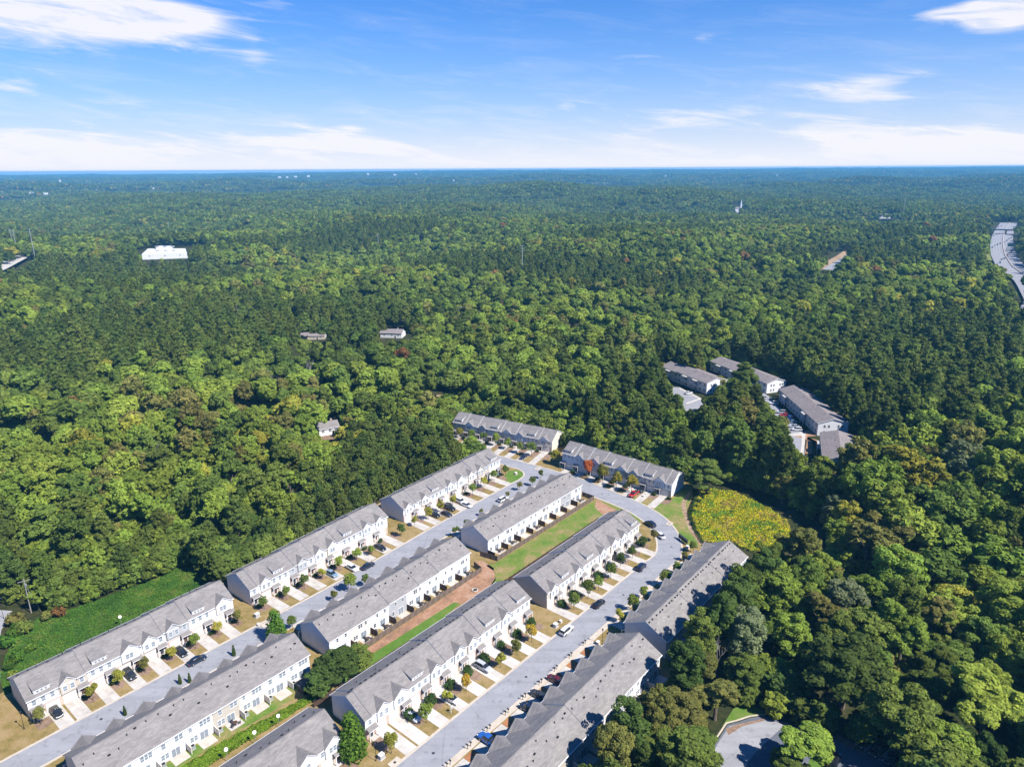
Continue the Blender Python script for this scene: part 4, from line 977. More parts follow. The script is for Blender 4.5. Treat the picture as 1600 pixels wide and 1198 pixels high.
RNAME = {'A1': 'lower left row', 'A2': 'left middle row', 'A3': 'upper left row', 'B1': 'row above the green hedge', 'B2': 'row above the red clay', 'B3': 'row above the green common',
         'C0': 'cropped row at the bottom', 'C1': 'nine-unit row', 'C2': 'tan-ended row', 'D1': 'red-mulch row', 'D2': 'paler row by the goldenrod', 'E1': 'topmost row', 'E2': 'maple-fronted row'}
AC0 = ac_unit(); used = [False]
def place_ac(x, y, rz, label):
    o = AC0 if not used[0] else copy_tree(AC0); used[0] = True
    o.location = (x, y, 0.04); o.rotation_euler = (0, 0, rz); o['label'] = label
for key, kind, L in (('B1', 'siding_cream', 2.3), ('B2', 'wood_dark', 2.9), ('B3', 'wood_dark', 3.0), ('D1', 'siding_cream', 2.4), ('D2', 'siding_cream', 2.2), ('C1', 'wood_dark', 2.6), ('C2', 'wood_dark', 2.6)):
    root, p0, rz, w, n, depth = ROWS[key]
    for k in range(n + (0 if key in ('B1', 'D1', 'D2') else 1)):
        if k: link('partition', partition(kind, L), root, (k * w, depth + 0.01, 0))
    if key[0] != 'C':
        for k in range(n):
            j = random.uniform(-0.25, 0.25); x = k * w + 0.36 * w
            q = [(x - 1.7 + j, depth + 0.05), (x + 1.7 + j, depth + 0.05), (x + 1.7 + j, depth + 2.9 + j), (x - 1.7 + j, depth + 2.9 + j)]
            sheet('patio', [row_pt(key, *p) for p in q], 0.03, M['patio'] if k % 3 else M['concrete'])
            place_ac(*row_pt(key, k * w + 0.86 * w, depth + 1.0), rz, '%s air conditioner along the rear wall of the %s' % (ORD[n - 1 - k], RNAME[key]))
# garden chairs and tables on patios
def chair_proto():
    r = tag(empty('garden_chair', (0, 0, 0)), 'x', 'chair', 'garden chairs on the patios')
    MB().box(-0.27, 0.27, -0.27, 0.27, 0.40, 0.46).build('seat', [M['dark_metal']], r); MB().box(-0.27, 0.27, 0.24, 0.30, 0.46, 0.95).build('backrest', [M['dark_metal']], r)
    for sx in (-0.23, 0.23):
        for sy in (-0.23, 0.23): MB().box(sx - 0.025, sx + 0.025, sy - 0.025, sy + 0.025, 0, 0.40).build('leg', [M['dark_metal']], r)
    return r
def table_proto():
    r = tag(empty('garden_table', (0, 0, 0)), 'x', 'table', 'garden tables on the patios')
    mb = MB(); mb.cyl((0, 0, 0.68), (0, 0, 0.73), 0.58, 0.58, 14); mb.build('tabletop', [M['wood_dark']], r)
    mb = MB(); mb.cyl((0, 0, 0.03), (0, 0, 0.68), 0.06, 0.06, 8); mb.cyl((0, 0, 0), (0, 0, 0.03), 0.32, 0.32, 10); mb.build('pedestal', [M['dark_metal']], r)
    return r
CH, TB = chair_proto(), table_proto(); fch = [True]; ftb = [True]
for key, ks in (('B1', (0, 3)), ('B2', (0, 2, 3, 5, 6)), ('B3', (0, 4, 6, 7))):
    root, p0, rz, w, n, depth = ROWS[key]
    for k in ks:
        cx, cy = row_pt(key, k * w + 0.36 * w, depth + 1.7)
        t = TB if ftb[0] else copy_tree(TB); ftb[0] = False; t.location = (cx, cy, 0.035); t['label'] = 'round dark garden table on the %s patio of the %s' % (ORD[n - 1 - k], RNAME[key])
        for q, a in enumerate((0.4, 2.6, 4.4)):
            c = CH if fch[0] else copy_tree(CH); fch[0] = False
            c.location = (cx + 0.95 * math.cos(a), cy + 0.95 * math.sin(a), 0.035); c.rotation_euler = (0, 0, a - math.pi / 2)
            c['label'] = '%s chair round the %s patio table, %s' % (ORD[q], ORD[n - 1 - k], RNAME[key])
# parasol behind the red-mulch row
x, y = at(947, 1150, 2.0)
r = tag(empty('parasol', (x, y, 0)), 'faded pink parasol open in the shade behind the red-mulch row', 'parasol')
mb = MB(); mb.cyl((0, 0, 0), (0, 0, 2.6), 0.03, 0.03, 6); mb.build('pole', [M['steel']], r)
M['parasol'] = mat('faded_pink_canvas', (0.42, 0.30, 0.28), 0.9, 0.1); mb = MB(); mb.cyl((0, 0, 2.05), (0, 0, 2.65), 1.7, 0.04, 8, 0, False); mb.build('canopy', [M['parasol']], r)
# shed in the corner behind the row above the hedge
x, y = at(478, 1071, 1)
r = tag(empty('garden_shed', (x, y, 0), UA), 'low dark garden shelter in the shade of the evergreens at the hedge end', 'shed')
MB().box(-1.6, 1.6, -1.3, 1.3, 0, 2.0, 0).build('wall', [M['wood_dark']], r); MB().slab([(-1.9, -1.6, 2.0), (1.9, -1.6, 2.0), (1.9, 1.6, 2.35), (-1.9, 1.6, 2.35)], 0.12).build('roof', [M['dark_metal']], r)
# fire ring on the clay
x, y = at(742, 922)
r = tag(empty('fire_ring', (x, y, 0)), 'round stone fire ring on the red clay between the rows', 'fire ring')
for k in range(12):
    a = k * math.pi / 6; MB().box(-0.24, 0.24, -0.14, 0.14, 0, 0.34).build('stone', [M['patio']], r, (0.85 * math.cos(a), 0.85 * math.sin(a), 0), a + math.pi / 2)
MB().cyl((0, 0, 0), (0, 0, 0.06), 0.68, 0.68, 12).build('ash', [M['black']], r)
# satellite dishes on posts along the hedge
for i, (px, py) in enumerate(((355, 1183), (399, 1156), (436, 1130), (189, 972))):
    x, y = at(px, py, 1.2)
    r = tag(empty('satellite_dish', (x, y, 0)), ('white satellite dish by the hedge edge, %s from the photo bottom' % ORD[i]) if i < 3 else 'white satellite dish at the kudzu edge behind the lower left row', 'satellite dish', 'white satellite dishes')
    hz_ = 3.4 if i < 3 else 3.0
    mb = MB(); mb.cyl((0, 0, 0), (0, 0, hz_), 0.05, 0.05, 6); mb.build('post', [M['steel']], r)
    mb = MB(); d_ = Vector((0.45, -0.6, 0.66)).normalized(); c = Vector((0, 0, hz_))
    mb.cyl(c, c + d_ * 0.04, 0.1, 0.2, 14); mb.cyl(c + d_ * 0.04, c + d_ * 0.13, 0.2, 0.42, 14, 0, False); mb.build('dish', [M['trim']], r)
# green utility boxes on the lawns between rows
for px, py, s_, lab in ((868, 979, 1, 'pale transformer box with dark shadow on the lawn beside the white car'), (596, 1184, 1, 'grey transformer box under the street lamp at the end of the nine-unit row'), (402, 963, 1, 'green transformer box on the lawn between the two left rows'), (404, 977, .6, 'flat pale utility lid on the lawn between the two left rows'),
                    (806, 741, .8, 'small utility box on the rounded corner lawn'), (1074, 857, .9, 'pale utility box beside the small tree by the paler row'), (934, 1006, .8, 'white utility box on the little lawn at the end of the red-mulch row'), (1005, 776, .6, 'round pale utility cover by the red pickup'), (876, 972, .6, 'small pale post box beside the transformer on the lawn')):
    x, y = at(px, py); r = tag(empty('utility_box', (x, y, 0), UA), lab, 'utility box', 'utility boxes on the lawns')
    MB().box(-0.75 * s_, 0.75 * s_, -0.65 * s_, 0.65 * s_, 0.0, 0.12).build('base', [M['concrete']], r); MB().box(-0.6 * s_, 0.6 * s_, -0.5 * s_, 0.5 * s_, 0.12, 1.0 * s_ + 0.1).build('case', [M['kerb'] if s_ < 1 else M['siding_grey']], r); MB().box(-0.62 * s_, 0.62 * s_, -0.52 * s_, 0.52 * s_, 1.0 * s_ + 0.1, 1.06 * s_ + 0.1).build('lid', [M['trim']], r)
# storm drains and manholes in the kerbs
for px, py in ((617, 1191), (416, 975), (1046, 818), (840, 732)):
    x, y = at(px, py); MB().box(-1.4, 1.4, -0.9, 0.9, 0, 0.13).build('drain_cover', [M['kerb']], None, (x, y, 0), UA)['kind'] = 'structure'
    MB().cyl((0, 0, 0.13), (0, 0, 0.145), 0.33, 0.33, 12).build('manhole', [M['dark_metal']], None, (x, y, 0), 0)['kind'] = 'structure'
for px, py in ((822, 1057), (941, 771), (1049, 854), (890, 930), (677, 1176), (974, 929), (158, 1123)):
    x, y = at(px, py); o = MB().cyl((0, 0, 0.025), (0, 0, 0.032), 0.36, 0.36, 14).build('manhole', [M['dark_metal']], None, (x, y, 0)); o['kind'] = 'structure'
# community mailbox cabinet by the bend
x, y = at(1067, 846)
r = tag(empty('mailbox_cabinet', (x, y, 0), R(112)), 'long dark community mailbox cabinet casting a black shadow on the kerb of the bend', 'mailbox cabinet')
for q in range(4):
    MB().box(-0.55, 0.55, -0.22, 0.22, 0.5, 1.75).build('box', [M['black']], r, (-1.8 + q * 1.2, 0, 0)); MB().box(-0.08, 0.08, -0.08, 0.08, 0, 0.5).build('post', [M['dark_metal']], r, (-1.8 + q * 1.2, 0, 0))
MB().box(-2.5, 2.5, -0.3, 0.3, 1.75, 1.85).build('roof', [M['dark_metal']], r)
# mailboxes on posts
def mbox_proto():
    r = tag(empty('mailbox', (0, 0, 0)), 'x', 'mailbox', 'black mailboxes along the kerb')
    MB().box(-0.05, 0.05, -0.05, 0.05, 0, 1.05).build('post', [M['black']], r)
    mb = MB(); pr = [(-0.13, 1.05), (0.13, 1.05), (0.13, 1.2), (0.08, 1.29), (-0.08, 1.29), (-0.13, 1.2)]; mb.prism(pr, -0.28, 0.28, 0); mb.build('box', [M['black']], r)
    return r
MB0 = mbox_proto(); first = True
for i in range(9):
    for q in (0, 1):
        s_ = 83.0 + i * 6.45 + q * 1.0
        o = MB0 if first else copy_tree(MB0); first = False
        x, y = P(s_, -87.6); o.location = (x, y, 0.09); o.rotation_euler = (0, 0, UA + math.pi / 2)
        o['label'] = 'black post mailbox, %s of pair %s along the red mulch yards' % (('lower', 'upper')[q], ('one', 'two', 'three', 'four', 'five', 'six', 'seven', 'eight', 'nine')[i])
# street lamps
LAMPS = ((587.6, 1187.9, 'black street lamp at the corner of the nine-unit row near the conical evergreen'), (941, 1006, 'black street lamp on the lawn at the upper end of the red-mulch row'), (38, 1138, 'black street lamp on the dry lawn at the lower left corner'), (6, 966, 'thin dark lamp post by the entrance street junction'))
for px, py, lab in LAMPS:
    x, y = at(px, py); r = tag(empty('street_lamp', (x, y, 0)), lab, 'street lamp', 'black street lamps')
    mb = MB(); mb.cyl((0, 0, 0), (0, 0, 0.5), 0.12, 0.08, 8); mb.cyl((0, 0, 0.5), (0, 0, 4.2), 0.06, 0.045, 8); mb.build('post', [M['black']], r)
    mb = MB(); mb.cyl((0, 0, 4.2), (0, 0, 4.7), 0.12, 0.2, 8); mb.cyl((0, 0, 4.7), (0, 0, 4.95), 0.28, 0.05, 8); mb.build('lantern', [M['black']], r)
# yard sign
x, y = at(704.6, 1114); r = tag(empty('yard_sign', (x, y, 0), UA), 'white post with a hanging board on the dry lawn before the nine-unit row', 'sign')
MB().box(-0.05, 0.05, -0.05, 0.05, 0, 1.9).box(-0.05, 0.8, -0.04, 0.04, 1.72, 1.8).build('post', [M['trim']], r); MB().box(0.15, 0.75, -0.02, 0.02, 1.05, 1.62).build('board', [M['siding_grey']], r)
# utility pole with guy wires by the entrance street
x, y = at(49, 957); r = tag(empty('utility_pole', (x, y, 0)), 'grey wooden utility pole with cross arm at the edge of the kudzu', 'utility pole')
mb = MB(); mb.cyl((0, 0, 0), (0, 0, 11.2), 0.17, 0.11, 8); mb.build('shaft', [M['wood_pole']], r)
MB().box(-1.5, 1.5, -0.06, 0.06, 10.4, 10.55).build('cross_arm', [M['wood_pole']], r, None, R(35)); MB().box(-0.2, 0.2, -0.2, 0.2, 8.9, 9.6).build('transformer', [M['steel']], r, (0.25, 0, 0))
for a in (0.3, 0.9):
    mb = MB(); mb.cyl((0, 0, 9.6), (2.4 * math.cos(a), 2.4 * math.sin(a), 0), 0.025, 0.025, 4); mb.build('guy_wire', [M['steel']], r)
for px, py, h_, lab in ((160, 862, 13, 'tall pale bare pole among the trees above the kudzu'), (376, 520, 20, 'pale pole standing between the pines in the left middle wood'), (405, 516, 14, 'short pale pole near the brown-roofed low house'), (372, 505, 16, 'slim pole in the dark pines beyond the left middle wood')):
    x, y = at(px, py); r = tag(empty('utility_pole', (x, y, float(terrain(x, y)))), lab, 'utility pole'); mb = MB(); mb.cyl((0, 0, 0), (0, 0, h_), 0.2, 0.12, 7); mb.build('shaft', [M['wood_pole']], r); MB().box(-1.2, 1.2, -0.06, 0.06, h_ - 0.8, h_ - 0.65).build('cross_arm', [M['wood_pole']], r)

# ------------------------------------------------------------------ cars
def ring8(x, w, zb, zt):
    mz = (zb + zt) * 0.52
    return [(x, -w * .92, zb), (x, -w, mz), (x, -w * .94, zt - .07), (x, -w * .62, zt), (x, w * .62, zt), (x, w * .94, zt - .07), (x, w, mz), (x, w * .92, zb)]
def cab_ring(x, wb, wt, z0, zt): return [(x, -wb, z0), (x, -wt, zt - .05), (x, -wt * .8, zt), (x, wt * .8, zt), (x, wt, zt - .05), (x, wb, z0)]
CARS = {
    'sedan': dict(body=[(-2.42, .70, .45, .78), (-2.30, .86, .32, .97), (-1.6, .91, .22, 1.00), (-.6, .92, .2, .96), (.7, .92, .2, .95), (1.3, .91, .22, .92), (2.0, .87, .26, .82), (2.32, .78, .34, .68), (2.42, .62, .42, .56)],
                  cab=[(-1.95, .80, .62, .90, .97), (-1.15, .82, .66, .90, 1.40), (-.2, .83, .68, .90, 1.46), (.4, .83, .67, .90, 1.42), (1.28, .80, .60, .90, .93)], roof=(-1.12, .42, .60, 1.41, 1.47, 1.43), wx=(-1.42, 1.42), r=.33, tl=(-2.38, .86), hl=(2.28, .66)),
    'suv': dict(body=[(-2.35, .78, .5, 1.0), (-2.28, .90, .36, 1.08), (-1.6, .94, .27, 1.10), (-.6, .95, .25, 1.08), (.7, .95, .25, 1.06), (1.3, .94, .27, 1.04), (1.95, .90, .32, .98), (2.28, .82, .4, .82), (2.38, .66, .48, .68)],
                cab=[(-2.30, .82, .70, 1.0, 1.12), (-2.0, .84, .70, 1.0, 1.62), (-.2, .86, .72, 1.0, 1.70), (.45, .86, .70, 1.0, 1.65), (1.25, .82, .64, 1.0, 1.06)], roof=(-1.98, .5, .64, 1.64, 1.715, 1.66), wx=(-1.40, 1.42), r=.37, tl=(-2.33, .98), hl=(2.26, .80)),
    'pickup': dict(body=[(-2.85, .86, .5, 1.05), (-2.75, .93, .42, 1.10), (-1.6, .95, .35, 1.10), (-.4, .96, .33, 1.10), (.7, .96, .33, 1.10), (1.5, .95, .35, 1.10), (2.3, .93, .4, 1.06), (2.7, .88, .46, .95), (2.82, .74, .52, .78)],
                   cab=[(-.65, .84, .72, 1.04, 1.12), (-.45, .86, .74, 1.04, 1.76), (.3, .87, .75, 1.04, 1.82), (.85, .87, .73, 1.04, 1.78), (1.55, .84, .68, 1.04, 1.12)], roof=(-.42, .9, .68, 1.76, 1.83, 1.79), wx=(-1.75, 1.80), r=.40, tl=(-2.83, .98), hl=(2.70, .88)),
}
def car_proto(kind):
    c = CARS[kind]; r = empty('parked_car', (0, 0, -50)); tag(r, 'x', 'pickup truck' if kind == 'pickup' else 'car', 'cars parked on the estate')
    mb = MB(); mb.loft([ring8(*q) for q in c['body']])
    body = mb.build('body', [PAINT['white']], r, smooth_=False)
    mb = MB(); mb.loft([cab_ring(*q) for q in c['cab']]); mb.build('car_window', [M['car_glass']], r)
    x0, x1, w, za, zb, zc = c['roof']; xm = (x0 + x1) / 2
    mb = MB(); mb.loft([[(x, -w, z - .05), (x, -w * .9, z + .012), (x, w * .9, z + .012), (x, w, z - .05)] for x, z in ((x0, za), (xm, zb), (x1, zc))]); rf = mb.build('roof', [PAINT['white']], r)
    if kind == 'pickup':
        MB().box(-2.65, -.75, -.78, .78, 1.085, 1.125, 0).build('truck_bed', [M['black']], r)
    if kind == 'suv':
        MB().box(x0 + .1, x1 - .1, -w - .0, -w + .05, zb - .01, zb + .05).box(x0 + .1, x1 - .1, w - .05, w, zb - .01, zb + .05).build('roof_rail', [M['black']], rf)
    for sx in c['wx']:
        for sy in (-1, 1):
            y0 = sy * (c['body'][3][1] - .20); y1 = sy * (c['body'][3][1] + .02)
            mb = MB(); mb.cyl((sx, y0, c['r']), (sx, y1, c['r']), c['r'], c['r'], 14); wl = mb.build('wheel', [M['tyre']], r)
            mb = MB(); mb.cyl((sx, y1, c['r']), (sx, y1 + sy * .015, c['r']), c['r'] * .66, c['r'] * .6, 10); mb.build('rim', [M['rim']], wl)
    x, z = c['hl']; 
    for sy in (-1, 1):
        MB().box(x - .12, x + .09, sy * .62 - .17, sy * .62 + .17, z - .03, z + .10).build('headlight', [M['headlight']], r)
    x, z = c['tl']
    for sy in (-1, 1): MB().box(x - .03, x + .12, sy * .66 - .16, sy * .66 + .16, z - .10, z + .05).build('tail_light', [M['tail_light']], r)
    return r
PROTO = {}
def recolour(o, col):
    for ch in o.children:
        if ch.name.split('.')[0] in ('body', 'roof'):
            ch.material_slots[0].link = 'OBJECT'; ch.material_slots[0].material = PAINT[col]
def car(kind, col, px, py, head, label, z=0.052, flip=False, xy=None):
    if kind not in PROTO: PROTO[kind] = car_proto(kind); o = PROTO[kind]
    else: o = copy_tree(PROTO[kind])
    x, y = at(px, py, 0.5) if xy is None else xy
    o.location = (x, y, z); o.rotation_euler = (0, 0, head + (math.pi if flip else 0)); o['label'] = label; recolour(o, col)
    o.scale = (1.04, 1.04, 1.04)
    return o
ACR = UA - math.pi / 2; EHD = R(-36); 
car('sedan', 'black', 88, 1112, ACR, 'black car on the first driveway at the lower left corner')
car('suv', 'black', 203, 1054, ACR, 'black car on a driveway in the middle of the lower left row')
car('sedan', 'black', 283, 1018, ACR, 'glossy black car on the driveway just above the blue-black car in the road')
car('sedan', 'navy', 308, 1031, UA, 'blue-black car parked along the kerb of the narrow street at lower left')
car('sedan', 'steel blue', 518, 896, ACR, 'steel-blue car on a driveway of the left middle row')
car('sedan', 'white', 550, 887, ACR, 'white car partly on the kerb before the left middle row')
car('sedan', 'navy', 575, 884, UA, 'dark blue car parked along the narrow street beside the white car')
car('sedan', 'black', 594, 855, ACR, 'black car on the last driveways of the left middle row')
car('sedan', 'black', 679, 804, ACR, 'black car nearest the houses, lowest of the dark trio at the upper left row')
car('sedan', 'charcoal', 698, 803, ACR, 'charcoal car nearest the road in the dark trio at the upper left row')
car('suv', 'black', 703, 794, ACR, 'black car uppermost of the dark trio at the upper left row')
car('suv', 'white', 719, 783, ACR, 'white car nearer the garage of the upper left row')
car('sedan', 'white', 729, 789, ACR, 'white car behind another white one, nearer the road, upper left row')
car('suv', 'white', 786, 780, UA, 'white car half hidden behind the roofs at the kerb of the green common row')
car('suv', 'maroon', 731, 690, R(-117), 'dark red car on the leftmost driveway of the cross street head row')
car('sedan', 'navy', 818, 714, R(-117), 'dark car in tree shade before the cross street head row')
car('pickup', 'red', 990, 772, R(-128), 'bright red pickup on a driveway of the maple-fronted row')
car('suv', 'charcoal', 1004, 765, R(-128), 'dark car close to the garage behind the red pickup')
car('suv', 'navy', 1016, 819, R(118), 'dark navy car parked on the inside kerb of the bend')
car('sedan', 'white', 1031, 836, R(112), 'white car beside the small maple at the inside kerb of the bend')
car('suv', 'navy', 1002, 886, UA + 0.1, 'blue-black car standing across a driveway mouth on the wider street')
car('suv', 'charcoal', 967, 874, ACR, 'dark car on a driveway hidden behind a dense small tree, tan-ended row')
car('sedan', 'black', 936, 943, UA, 'black car at the kerb of the wider street before the tan-ended row')
car('suv', 'white', 885, 985, UA, 'white car at the kerb beside the lawn between nine-unit and tan-ended rows')
car('suv', 'silver', 755, 1042, ACR, 'silver van-like car on a driveway in the middle of the nine-unit row')
car('sedan', 'white', 705, 1091, ACR, 'white car on a driveway of the nine-unit row behind a yellowish tree')
car('sedan', 'silver', 622, 1102, ACR, 'pale car by the garage near the lower end of the nine-unit row', xy=P(88.0, -104.0))
car('pickup', 'blue', 764, 1157, UA + math.pi / 2, 'bright blue truck at the front of the red-mulch row')
car('suv', 'navy', 826, 1107, UA + math.pi / 2, 'dark blue car in shade under the gables of the red-mulch row')
car('sedan', 'charcoal', 842, 1086, UA + math.pi / 2, 'charcoal car in shade, one yard above the dark blue one')
car('sedan', 'maroon', 868, 1062, UA + math.pi / 2, 'dark red car in deep shade under the red-mulch gables')
for i, (px, py, k, c, lab) in enumerate(((1198, 622, 'sedan', 'white', 'white car at the far end of the apartment car park'), (1209, 630, 'suv', 'white', 'second white car at the far end of the apartment car park'), (1221, 644, 'suv', 'silver', 'silver car beside the red one in the apartment car park'),
        (1226, 648, 'sedan', 'red', 'red car in the line of parked cars before the longest apartment block'), (1233, 653, 'suv', 'blue', 'blue car next to the red one in the apartment car park'), (1237, 659, 'sedan', 'steel blue', 'light blue car in the apartment car park between blue and white cars'),
        (1241, 666, 'sedan', 'silver', 'pale car last but one in the apartment car park line'), (1245, 671, 'suv', 'white', 'white car at the near end of the apartment car park line'))):
    car(k, c, px, py, R(172), lab)
car('sedan', 'white', 1076, 614, R(30), 'white car at the small blue-grey car park under the trees')
car('suv', 'black', 1303, 1189, R(52), 'black car with a pale roof rack at the bottom edge car park')
car('sedan', 'charcoal', 1350, 1158, R(218), 'dark car with a glinting headlight, first in the shaded bays at bottom right')
car('sedan', 'maroon', 1371, 1172, R(218), 'dark red car, second in the shaded bays at bottom right')
car('suv', 'navy', 1391, 1184, R(218), 'dark blue car, third in the shaded bays at bottom right')
car('sedan', 'white', 10, 932, R(15), 'white car at the street junction at the far left edge')
# motorway traffic
for i in range(26):
    lane = (1.7, 5.2, 8.8, 12.5, 18.2, 21.2, 24.4, 27.6)[i % 8]; s_ = 900 + i * 24.0 + random.uniform(-8, 8); x, y = hw(s_, lane)
    lab = '%s vehicle counted up the %s lanes of the motorway' % (ORD[i], 'near' if lane < 16 else 'far')
    car(('sedan', 'suv', 'pickup')[i % 3], ('white', 'charcoal', 'silver', 'black', 'red', 'white', 'navy')[i % 7], 0, 0, hwa(s_) + (0 if lane > 16 else math.pi), lab, z=HWZ(s_) + 0.05, xy=(x, y))['group'] = 'motorway traffic'

# ------------------------------------------------------------------ trees
def sph(n, g):
    v = g.normal(size=(n, 3)); return v / np.linalg.norm(v, axis=1, keepdims=True)
def leaf_cloud(cent, rad, ntri, size, seed, zsq=0.9, under=-0.45, up=0.35, jit=0.55, needle=1.0, inner=0.06):
    g = np.random.default_rng(seed); cent = np.asarray(cent, float); rad = np.asarray(rad, float)
    w = rad ** 2; idx = g.choice(len(cent), size=int(ntri * 1.6), p=w / w.sum())
    d = sph(len(idx), g); keep = d[:, 2] > under - 0.2 * g.random(len(idx)); idx = idx[keep][:ntri]; d = d[keep][:ntri]; n = len(idx)
    rr = np.where(g.random(n) < inner, g.uniform(0.3, 0.8, n), g.uniform(0.82, 1.12, n))
    pos = cent[idx] + d * (rad[idx] * rr)[:, None] * np.array([1, 1, zsq])
    nrm = d + jit * g.normal(size=(n, 3)) + np.array([0, 0, up]); nrm /= np.linalg.norm(nrm, axis=1, keepdims=True)
    t = np.cross(nrm, g.normal(size=(n, 3))); t /= np.linalg.norm(t, axis=1, keepdims=True); b = np.cross(nrm, t)
    s = size * g.uniform(0.65, 1.35, n)[:, None]
    a0 = pos + t * s * 0.62 * needle; a1 = pos - t * s * 0.36 + b * s * 0.5 / needle; a2 = pos - t * s * 0.36 - b * s * 0.5 / needle
    return np.stack([a0, a1, a2], 1).reshape(-1, 3)
def tri_mesh(name, v, mt):
    n = len(v) // 3; me = bpy.data.meshes.new(name)
    me.vertices.add(len(v)); me.vertices.foreach_set('co', np.ascontiguousarray(v, dtype=np.float32).ravel())
    me.loops.add(len(v)); me.loops.foreach_set('vertex_index', np.arange(len(v), dtype=np.int32))
    me.polygons.add(n); me.polygons.foreach_set('loop_start', np.arange(0, len(v), 3, dtype=np.int32))
    me.update(calc_edges=True); me.validate()
    if mt is not None: me.materials.append(mt)
    return me
def crown_clumps(kind, seed):
    """clump centres and radii of a crown, metres, ground at z = 0"""
    g = np.random.default_rng(seed); C = []; Q = []
    if kind == 'round':      # full spreading hardwood, 18 m
        for d in sph(84, g):
            if d[2] < -0.5: continue
            k = g.uniform(0.55, 1.0); C.append((d[0] * 5.0 * k, d[1] * 5.0 * k, 11.0 + d[2] * 6.4 * k)); Q.append(g.uniform(0.7, 1.45))
        C.append((0, 0, 11.0)); Q.append(2.6)
    elif kind == 'oval':     # tall hardwood, 20 m
        for d in sph(84, g):
            if d[2] < -0.8: continue
            k = g.uniform(0.55, 1.0); C.append((d[0] * 3.8 * k, d[1] * 3.8 * k, 11.3 + d[2] * 8.2 * k)); Q.append(g.uniform(0.65, 1.3))
        C += [(0, 0, 9), (0, 0, 13)]; Q += [1.9, 1.9]
    elif kind == 'broken':   # several separate heads
        for h in range(4):
            a = g.uniform(0, 6.28); r = g.uniform(1.2, 3.4); c = np.array((r * math.cos(a), r * math.sin(a), g.uniform(10, 15)))
            for d in sph(22, g):
                if d[2] < -0.7: continue
                C.append(tuple(c + d * np.array([2.4, 2.4, 2.6]) * g.uniform(.55, 1.05))); Q.append(g.uniform(0.55, 1.1))
            C.append(tuple(c)); Q.append(1.5)
    elif kind == 'bushy':    # low tree clothed to the ground, 9 m
        for d in sph(60, g):
            if d[2] < -0.9: continue
            k = g.uniform(0.55, 1.0); C.append((d[0] * 3.1 * k, d[1] * 3.1 * k, 4.6 + d[2] * 4.2 * k)); Q.append(g.uniform(0.6, 1.15))
        C.append((0, 0, 4.5)); Q.append(1.8)
    elif kind == 'pine':     # loblolly: open whorls towards a rounded head, 21 m
        for lv in range(9):
            z = 9.5 + lv * 1.28; R_ = 3.5 * (1 - (lv / 9.6) ** 1.7) * g.uniform(.85, 1.1) + 0.35; m_ = 6 if lv < 6 else 4
            for q in range(m_):
                a = q * 6.283 / m_ + lv * 0.9 + g.uniform(-.3, .3); r = R_ * g.uniform(.55, 1.0); C.append((r * math.cos(a), r * math.sin(a), z + g.uniform(-.5, .5))); Q.append(g.uniform(0.65, 1.15))
        C += [(0, 0, 20.8), (0, 0, 14), (0, 0, 17.5)]; Q += [0.8, 1.5, 1.3]
    elif kind == 'pine_b':   # young dense pine, 12 m
        for lv in range(8):
            z = 2.6 + lv * 1.15; R_ = 2.5 * (1 - (lv / 8.6) ** 1.4) + 0.3; m_ = 6 if lv < 5 else 4
            for q in range(m_):
                a = q * 6.283 / m_ + lv * 0.7; r = R_ * g.uniform(.6, 1.0); C.append((r * math.cos(a), r * math.sin(a), z + g.uniform(-.4, .4))); Q.append(g.uniform(0.6, 1.0))
        C += [(0, 0, 5), (0, 0, 8), (0, 0, 11.7)]; Q += [1.6, 1.2, 0.5]
    elif kind == 'street':   # small ornamental, 4.2 m
        for d in sph(16, g):
            if d[2] < -0.7: continue
            k = g.uniform(.55, .9); C.append((d[0] * 1.15 * k, d[1] * 1.15 * k, 2.75 + d[2] * 1.45 * k)); Q.append(g.uniform(.38, .6))
        C.append((0, 0, 2.7)); Q.append(.75)
    elif kind == 'cone':     # arborvitae, 8 m
        for lv in range(11):
            z = .5 + lv * .68; R_ = 1.75 * (1 - (lv / 11.2) ** 1.6) * (0.8 + 0.2 * min(1, lv / 2)) + .1; m_ = 7 if lv < 7 else 4
            for q in range(m_):
                a = q * 6.283 / m_ + lv * .5; C.append((R_ * .72 * math.cos(a), R_ * .72 * math.sin(a), z)); Q.append(.55)
            C.append((0, 0, z)); Q.append(max(.2, R_ * .7))
    elif kind == 'shrub':
        for d in sph(9, g):
            if d[2] < -0.1: continue
            C.append((d[0] * .42, d[1] * .42, .45 + d[2] * .38)); Q.append(.36)
        C.append((0, 0, .5)); Q.append(.5)
    return np.array(C), np.array(Q)
def coarse_clumps(kind, seed):
    g = np.random.default_rng(seed); C, Q = [], []
    if kind == 'pine':
        for lv in range(5):
            z = 11 + lv * 2.2; R_ = 3.1 * (1 - (lv / 5.6) ** 1.6) + .3
            for q in range(4 if lv < 3 else 2): a = q * 1.57 + lv; C.append((R_ * .62 * math.cos(a), R_ * .62 * math.sin(a), z)); Q.append(max(.9, R_ * .55))
        return np.array(C), np.array(Q)
    R_, zc, zr = {'round': (4.9, 11.2, 5.6), 'oval': (3.7, 11.6, 7.6), 'broken': (4.6, 11.6, 5.2), 'pine_b': (2.3, 6.8, 4.6), 'bushy': (3.0, 4.6, 4.0)}[kind]
    for d in sph(13, g):
        if d[2] < -.5: continue
        k = g.uniform(.5, .78); C.append((d[0] * R_ * k, d[1] * R_ * k, zc + d[2] * zr * k)); Q.append(R_ * g.uniform(.32, .46))
    C.append((0, 0, zc)); Q.append(R_ * .62); C.append((0, 0, zc + zr * .45)); Q.append(R_ * .5)
    return np.array(C), np.array(Q)
CROWN = {}
